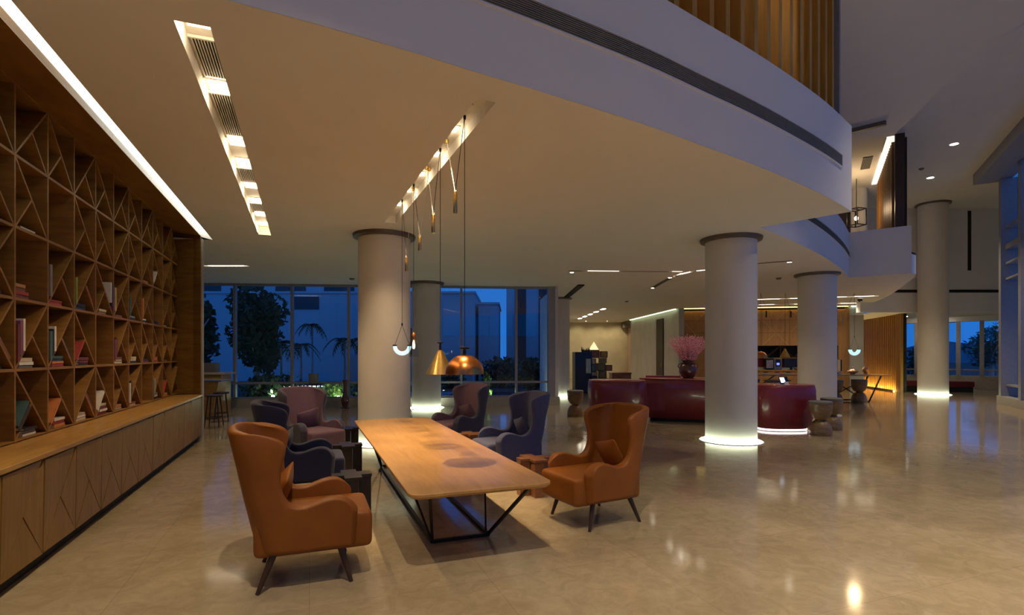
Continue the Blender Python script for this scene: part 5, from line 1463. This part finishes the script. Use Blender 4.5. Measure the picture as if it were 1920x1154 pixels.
for i, (x, y, z) in enumerate(((-0.15, 5.9, 5.6), (0.75, 6.3, 5.75), (1.75, 6.9, 5.55), (2.7, 7.6, 5.7))):
    t = thing('pendant_lamp', '%s small glowing bulb seen between the mezzanine fins from the left' % ordw(i+1), 'pendant lamp', (x, y, z), 0, 'bulbs behind the mezzanine fins')
    MB().lathe([(0, -0.06), (0.04, -0.04), (0.045, 0), (0.02, 0.05), (0, 0.06)], 16).build('bulb', MAT['lamp_warm'], t, smooth=True)
    MB().tube([(0,0,0.05), (0,0,ZH-z)], 0.006, 6).build('cord', MAT['cord'], t)
lamp('mezzanine_fill_light', 'POINT', (2.0, 7.2, 6.9), 60, WARM, None, 0.1)  # added light with no fitting, warms the fins from behind

# ================================================================== SMALL THINGS
t = thing('security_camera', 'small dark dome camera under the ceiling beside the stone pier', 'camera', (13.05, 20.0, ZC-0.001), 0)
MB().lathe([(0, -0.17), (0.07, -0.14), (0.09, -0.07), (0.09, -0.06), (0, -0.06)], 20).build('dome', MAT['black_gloss'], t, smooth=True)
MB().lathe([(0, -0.06), (0.10, -0.06), (0.11, 0), (0, 0)], 20).build('mount', MAT['white_trim'], t, smooth=True)
for i, (x, y, z, l) in enumerate(((7.45, 14.9, ZC, 'small ceiling detector in front of the tall column cluster'), (4.6, 21.4, ZC, 'small dark ceiling detector above the large burgundy desk'), (-4.5, 15.0, ZC, 'small ceiling detector close to the left windows'), (13.2, 17.2, ZH, 'flat round detector in the high ceiling near the downlights'))):
    t = thing('smoke_detector', l, 'detector', (x, y, z-0.001), 0, 'ceiling detectors')
    MB().lathe([(0, -0.05), (0.05, -0.045), (0.07, -0.015), (0, -0.015)], 20).build('sensor', MAT['vent'], t, smooth=True)
    MB().lathe([(0, -0.015), (0.075, -0.015), (0.08, 0), (0, 0)], 20).build('base', MAT['vent'], t, smooth=True)

# red bench under the right windows
def bench(lab, loc, rz, l):
    t = thing('bench', lab, 'bench', loc, rz, 'red benches at the right windows')
    vs, fs = cushion((l, 0.6, 0.24)); soft('seat', [v + Vector((0, 0, 0.33)) for v in vs], fs, [MAT['red']], t, 0, 1)
    MB().b2(-l/2+0.05, l/2-0.05, -0.26, 0.26, 0.0, 0.22).build('base', MAT['dark'], t)
vz = math.atan2(vd.y, vd.x)
bench('long red upholstered bench under the right windows', (18.75, 22.9, 0), -0.08, 1.7)
bench('red bench partly hidden behind the tall column', (17.50, 23.35, 0), -0.2, 0.8)

# high bar table and stools at far left
t = thing('bar_table', 'high wooden bar table at the far left beyond the bookcase', 'table', (-7.75, 13.3, 0), 0.1)
MB().b2(-1.0, 0.62, -0.35, 0.35, 0.93, 0.965).build('table_top', MAT['slate_top'] if 'slate_top' in MAT else mat('bluish_top', (0.12,0.11,0.13), 0.35), t, bevel=0.004)
b = MB(); b.add([(0.10, -0.25, 0.93), (0.52, -0.25, 0.93), (0.52, 0.25, 0.93), (0.10, 0.25, 0.93), (0.16, -0.2, 0.0), (0.32, -0.2, 0.0), (0.32, 0.2, 0.0), (0.16, 0.2, 0.0)], [(0,1,2,3),(7,6,5,4),(0,4,5,1),(1,5,6,2),(2,6,7,3),(3,7,4,0)])
b.build('pedestal', MAT['oak_flat'], t); b = MB(); b.b2(-0.9, -0.6, -0.25, 0.25, 0, 0.93); b.build('pedestal', MAT['oak_flat'], t)
t = thing('bar_counter', 'pale bar counter with wooden front behind the high bar table', 'counter', (-8.35, 14.9, 0), 0.08)
MB().b2(-1.0, 0.35, -0.3, 0.3, 0.0, 1.05).build('front', MAT['oak_flat'], t, bevel=0.004); MB().b2(-1.05, 0.45, -0.36, 0.36, 1.05, 1.10).build('counter_top', mat('pale_top', (0.42,0.38,0.33), 0.4), t); MB().b2(-1.0, 0.05, 0.0, 0.3, 1.10, 1.36).build('upstand', mat('grey_upstand', (0.16,0.15,0.14), 0.6), t)
def bar_stool(lab, x, y, rz, h=0.70):
    t = thing('bar_stool', lab, 'stool', (x, y, 0), rz, 'bar stools at the far left')
    MB().lathe([(0, h-0.04), (0.17, h-0.04), (0.18, h-0.02), (0.17, h), (0, h)], 28).build('seat', MAT['brown_leg'], t, smooth=True)
    for i in range(4):
        a = math.pi/4 + math.pi/2*i
        MB().cone((0.13*math.cos(a), 0.13*math.sin(a), h-0.04), (0.21*math.cos(a), 0.21*math.sin(a), 0), 0.018, 0.012, 10).build('leg', MAT['brown_leg'], t, smooth=True)
    b = MB(); q = [(0.19*math.cos(math.pi/4+math.pi/2*i), 0.19*math.sin(math.pi/4+math.pi/2*i), 0.2) for i in range(4)]
    for i in range(4): b.bar(q[i], q[(i+1) % 4], 0.018)
    b.build('footrest', MAT['brown_leg'], t)
bar_stool('dark wooden bar stool nearest the wall end at the far left', -6.62, 11.85, 0.2)
bar_stool('dark wooden bar stool behind the nearest one at the bar table', -6.95, 12.75, 0.5)
# small table by the windows
t = thing('side_stand', 'small round four legged table by the left windows', 'table', (-5.83, 15.72, 0), 0.2)
MB().lathe([(0, 0.70), (0.28, 0.70), (0.29, 0.715), (0.28, 0.73), (0, 0.73)], 32).build('table_top', MAT['brown_leg'], t, smooth=True)
for i in range(4):
    a = 0.5 + math.pi/2*i
    MB().cone((0.18*math.cos(a), 0.18*math.sin(a), 0.70), (0.30*math.cos(a), 0.30*math.sin(a), 0), 0.02, 0.013, 10).build('leg', MAT['brown_leg'], t, smooth=True)
t = thing('plant_pot', 'dark pot on the small round table by the windows', 'pot', (-5.85, 15.72, 0.73), 0)
MB().lathe([(0, 0), (0.11, 0), (0.13, 0.04), (0.14, 0.26), (0.15, 0.30), (0.13, 0.30), (0.12, 0.25), (0, 0.25)], 28).build('pot', MAT['vent'], t, smooth=True)
t = thing('floor_vase', 'slender dark floor vase near the window mullion', 'vase', (-4.98, 15.9, 0), 0)
MB().lathe([(0, 0), (0.13, 0), (0.14, 0.02), (0.08, 0.05), (0.11, 0.18), (0.12, 0.28), (0.07, 0.38), (0.055, 0.6), (0.075, 0.84), (0.06, 0.84), (0.045, 0.6), (0, 0.6)], 28).build('body', MAT['bronze_pot'], t, smooth=True)

# ================================================================== OUTSIDE
g = MB(); g.b2(-60, 60, 17.2, 120, -0.32, -0.12); g = g.build('ground_outside', MAT['ground']); g['kind'] = 'structure'
g = MB(); g.b2(24.3, 120, -40, 120, -0.33, -0.125); g = g.build('ground_outside', MAT['ground']); g['kind'] = 'structure'
g = MB(); g.b2(-2.4, 0.9, 18.5, 24.0, -0.12, -0.08); g = g.build('pool', MAT['pool']); tag(g, 'still blue garden pool outside the back windows', 'pool')
g = MB(); g.b2(-6.9, -2.6, 20.2, 24.0, -0.12, -0.09); tag(g.build('garden_terrace', MAT['deck']), 'pale paved terrace outside the middle windows', 'terrace')
def building(lab, x0, x1, y, z, d=6, wins=(), dark=None, rail=None):
    t = thing('building', lab, 'building', ((x0+x1)/2, y, -0.12), 0)
    w = x1-x0
    MB().b2(-w/2, w/2, 0, d, 0, z).build('wall', MAT['facade'], t)
    for (a, b_, z0, z1) in wins:
        f = MB().b2(a-x0-w/2, b_-x0-w/2, -0.05, 0.02, z0, z1).build('window', MAT['facade_dark'], t)
    MB().b2(-w/2-0.08, w/2+0.08, -0.1, d, z, z+0.14).build('roof_edge', MAT['facade'], t)
building('pale low building with flat roof across the garden', -19.5, -2.4, 34, 5.6, wins=[(-17, -15.2, 4.6, 5.4), (-14, -12.3, 4.6, 5.4), (-9.8, -7.0, 0.8, 3.4), (-6.6, -4.6, 0.8, 3.4)])
building('taller pale building with balconies behind the low one', -34, -10.5, 44, 13, wins=[(-30, -27.5, 6.4, 8.2), (-26, -24, 6.4, 8.2), (-22.5, -21, 6.4, 8.2), (-19.5, -17, 6.4, 8.2), (-15.5, -13, 6.4, 8.2), (-30, -26, 9.4, 11.2), (-20, -15, 9.4, 11.2)])
building('small pale block behind the pool', -2.2, -0.9, 35, 5.0, wins=[])
building('tall curved-edge pale block right of the pool', -0.4, 3.4, 38, 9.5, wins=[(0.2, 1.0, 1.0, 7.5), (1.9, 2.7, 1.0, 7.5)])
w_ = MB().b2(-9.0, -2.2, 29.4, 29.7, -0.12, 1.6); tag(w_.build('garden_wall', MAT['facade']), 'low pale garden wall before the low building', 'wall')

def leaves(mb, c, rad, n, s, R, flat_=0.5):
    for i in range(n):
        while True:
            v = Vector((R.uniform(-1,1), R.uniform(-1,1), R.uniform(-1,1)))
            if 0.25 < v.length < 1: break
        p = Vector(c) + Vector((v.x*rad[0], v.y*rad[1], v.z*rad[2]))
        a = Vector((R.uniform(-1,1), R.uniform(-1,1), R.uniform(-1,1))).normalized(); b_ = a.orthogonal().normalized()
        k = s*R.uniform(0.6, 1.3)
        mb.add([p-a*k, p+b_*k*0.45, p+a*k, p-b_*k*0.45], [(0,1,2,3)])
def tree(lab, x, y, h, r, n=900, seed=1, s=0.16, blobs=6):
    R = random.Random(seed)
    t = thing('tree', lab, 'tree', (x, y, -0.12), 0, 'trees outside the windows')
    tr = MB(); tr.tube([(0,0,0), (0.05,0,h*0.3), (-0.04,0.05,h*0.6), (0,0,h*0.85)], [0.14, 0.11, 0.08, 0.03], 8)
    for i in range(4):
        a = R.random()*6.28; tr.tube([(0,0,h*(0.35+0.1*i)), (math.cos(a)*r*0.6, math.sin(a)*r*0.6, h*(0.55+0.1*i))], [0.06, 0.02], 6)
    tr.build('trunk', MAT['bark'], t)
    m = MB()
    for i in range(blobs):
        a = R.random()*6.28; q = R.random()*0.55
        leaves(m, (math.cos(a)*r*q, math.sin(a)*r*q, h*(0.42+0.5*(i+0.5)/blobs)), (r*0.6, r*0.6, h*0.20), n//blobs, s, R)
    m.build('foliage', MAT['leaf'], t, fix=False)
tree('dense dark tree outside the second window from the left', -12.2, 25.4, 4.8, 1.6, 2200, 4)
tree('dark tree at the leftmost window', -12.8, 21.6, 3.7, 1.2, 1800, 5)
tree('dark rounded tree beside the leftmost window mullion', -10.1, 21.0, 3.6, 0.95, 1600, 6)
def palm(lab, x, y, h, seed):
    R = random.Random(seed)
    t = thing('palm', lab, 'palm tree', (x, y, -0.12), 0, 'palms outside the windows')
    MB().tube([(0,0,0), (0.03,0,h*0.5), (0,0,h)], [0.07, 0.05, 0.045], 10).build('trunk', MAT['bark'], t, smooth=True)
    for i in range(9):
        a = 6.28*i/9 + R.uniform(-.2,.2); L = R.uniform(0.62, 0.85); up = R.uniform(0.35, 0.75)
        spine = [Vector((math.cos(a)*L*s, math.sin(a)*L*s, h + up*s*1.0 - 0.95*s*s)) for s in [k/8 for k in range(9)]]
        m = MB(); m.tube(spine, [0.015]*5+[0.010]*4, 4)
        side = Vector((-math.sin(a), math.cos(a), 0))
        for k in range(1, 9):
            for sg in (-1, 1):
                p0 = spine[k]; d = (spine[k]-spine[k-1]).normalized()
                tip = p0 + side*sg*0.34*(1.1-k/9) + d*0.16 + Vector((0,0,-0.10)); w2 = d*0.065
                m.add([p0-w2, p0+w2, tip], [(0,1,2)])
        m.build('frond', MAT['leaf'], t, fix=False)
palm('slim palm with white trunk left of the first palm pair', -9.8, 22.6, 2.2, 1)
palm('slim palm with white trunk beside its twin before the pale building', -10.1, 25.5, 2.15, 2)
palm('dark palm in the middle of the third window', -10.5, 28.0, 3.2, 3)
palm('palm near the third mullion outside', -7.23, 23.0, 2.3, 4)
palm('small palm left of the thick column outside', -7.35, 26.0, 2.4, 5)
def bush(lab, x, y, r, h, n=500, seed=1, m='leaf', s=0.11):
    R = random.Random(seed); mb = MB()
    for i in range(4): leaves(mb, (R.uniform(-.5,.5)*r, R.uniform(-.4,.4)*r, h*0.5), (r*0.7, r*0.6, h*0.5), n//4, s, R)
    for i in range(10):
        a = R.random()*6.28; mb.tube([(0,0,0), (math.cos(a)*r*0.5, math.sin(a)*r*0.5, h*0.7)], 0.012, 4)
    o = mb.build('shrub', MAT[m], None, loc=(x, y, -0.12), fix=False); tag(o, lab, 'shrub', 'shrubs outside the windows')
bush('dark low shrub under the leftmost window', -11.4, 18.6, 1.2, 1.1, 900, 1)
bush('dark low shrub outside below the second mullion', -8.6, 19.0, 1.0, 1.0, 800, 2)
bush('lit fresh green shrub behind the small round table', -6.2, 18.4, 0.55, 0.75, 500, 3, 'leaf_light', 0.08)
bush('dark shrub outside between the third window posts', -5.0, 18.9, 0.8, 0.9, 600, 4)
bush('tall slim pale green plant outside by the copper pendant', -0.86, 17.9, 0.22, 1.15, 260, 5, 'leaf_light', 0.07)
bush('dark wide shrub behind the slate blue chair outside', -0.4, 28.0, 1.3, 1.6, 1100, 6, 'leaf', 0.14)
bush('dark shrub at the right end of the back windows', 0.9, 25.0, 0.5, 1.6, 800, 7, 'leaf', 0.14)
bush('dark shrub outside right of the brass pendant', -3.2, 27.0, 0.9, 1.1, 600, 8)
for i, (x, y) in enumerate(((-6.55, 18.0), (-5.85, 17.95), (-0.52, 17.75), (1.05, 18.3), (-8.2, 18.3))):
    t = thing('garden_light', ['garden spike light left of the lit shrub', 'garden spike light right of the lit shrub', 'garden spike light below the slim pale plant', 'garden spike light at the right window end', 'garden spike light between the dark shrubs'][i], 'light', (x, y, -0.12), 0, 'garden spike lights')
    MB().cone((0,0,0), (0,0,0.25), 0.012, 0.012, 8).build('spike', MAT['black_metal'], t); MB().lathe([(0, 0.25), (0.05, 0.26), (0.05, 0.31), (0, 0.33)], 16).build('lens', MAT['lamp_spot'], t, smooth=True)
    lamp('garden_lamp', 'POINT', (0, 0, 0.42), 9, (0.9, 1.0, 0.6), t, 0.04)
t = thing('planter_light', 'long white lit planter edge outside the second window', 'light', (-9.0, 23.2, -0.12), 0)
MB().b2(-1.3, 1.3, -0.15, 0.15, 0, 0.42).build('planter', MAT['facade'], t); MB().b2(-0.9, 0.9, -0.17, -0.15, 0.30, 0.36).build('light_strip', MAT['led_cove'], t)
# hills and trees beyond the right windows
R = random.Random(5)
h = MB(); pts = []
for i in range(41):
    x = 10 + i*4.2
    pts.append((x, 0.6 + 0.7*math.sin(i*0.7) + 0.5*math.sin(i*1.7+1)))
vs = [(x, 110, -0.3) for x, z in pts] + [(x, 112, z+3.0) for x, z in pts] + [(x, 130, -0.3) for x, z in pts]
k = len(pts); h.add(vs, [(i, i+1, k+i+1, k+i) for i in range(k-1)] + [(k+i, k+i+1, 2*k+i+1, 2*k+i) for i in range(k-1)])
h = h.build('hills', mat('hazy_hillside', (0.16, 0.24, 0.28), 0.9, var=0.3, scale=0.2)); h['kind'] = 'structure'  # bluish grey puts distance haze into the hill colour
for i, (x, y, hh, r_) in enumerate(((23.4, 30.5, 2.1, 1.2), (26.5, 29.5, 3.3, 1.1), (29.3, 31.5, 3.6, 1.5), (22.0, 33.0, 2.2, 1.4))):
    tree(['low dark tree outside the right windows beside the timber screen', 'dark tree outside behind the tall column', 'dark branching tree in the last right window', 'low round tree seen past the timber screen'][i], x, y, hh, r_, 900, 20+i, 0.15)
for i, (x, y) in enumerate(((20.0, 24.6), (22.4, 23.9))):
    o = MB().b2(-0.5, 0.5, -0.06, 0.06, -0.012, 0.0).build('ceiling_light', MAT['lamp_spot'], loc=(x-0.6, y, 3.328), rz=-0.6)
    tag(o, ['left', 'right'][i] + ' slot light in the low ceiling by the right windows', 'light', 'slot lights by the right windows')
    lamp('slot_lamp', 'SPOT', (0, 0, -0.03), 60, SOFT, o, 0.05, 130, 0.8)
o = MB().b2(-0.4, 0.4, -0.06, 0.06, -0.012, 0.0).build('ceiling_light', MAT['lamp_spot'], loc=(17.6, 24.4, 3.328), rz=-0.4)
tag(o, 'slot light in the low ceiling between timber screen and tall column', 'light', 'slot lights by the right windows')
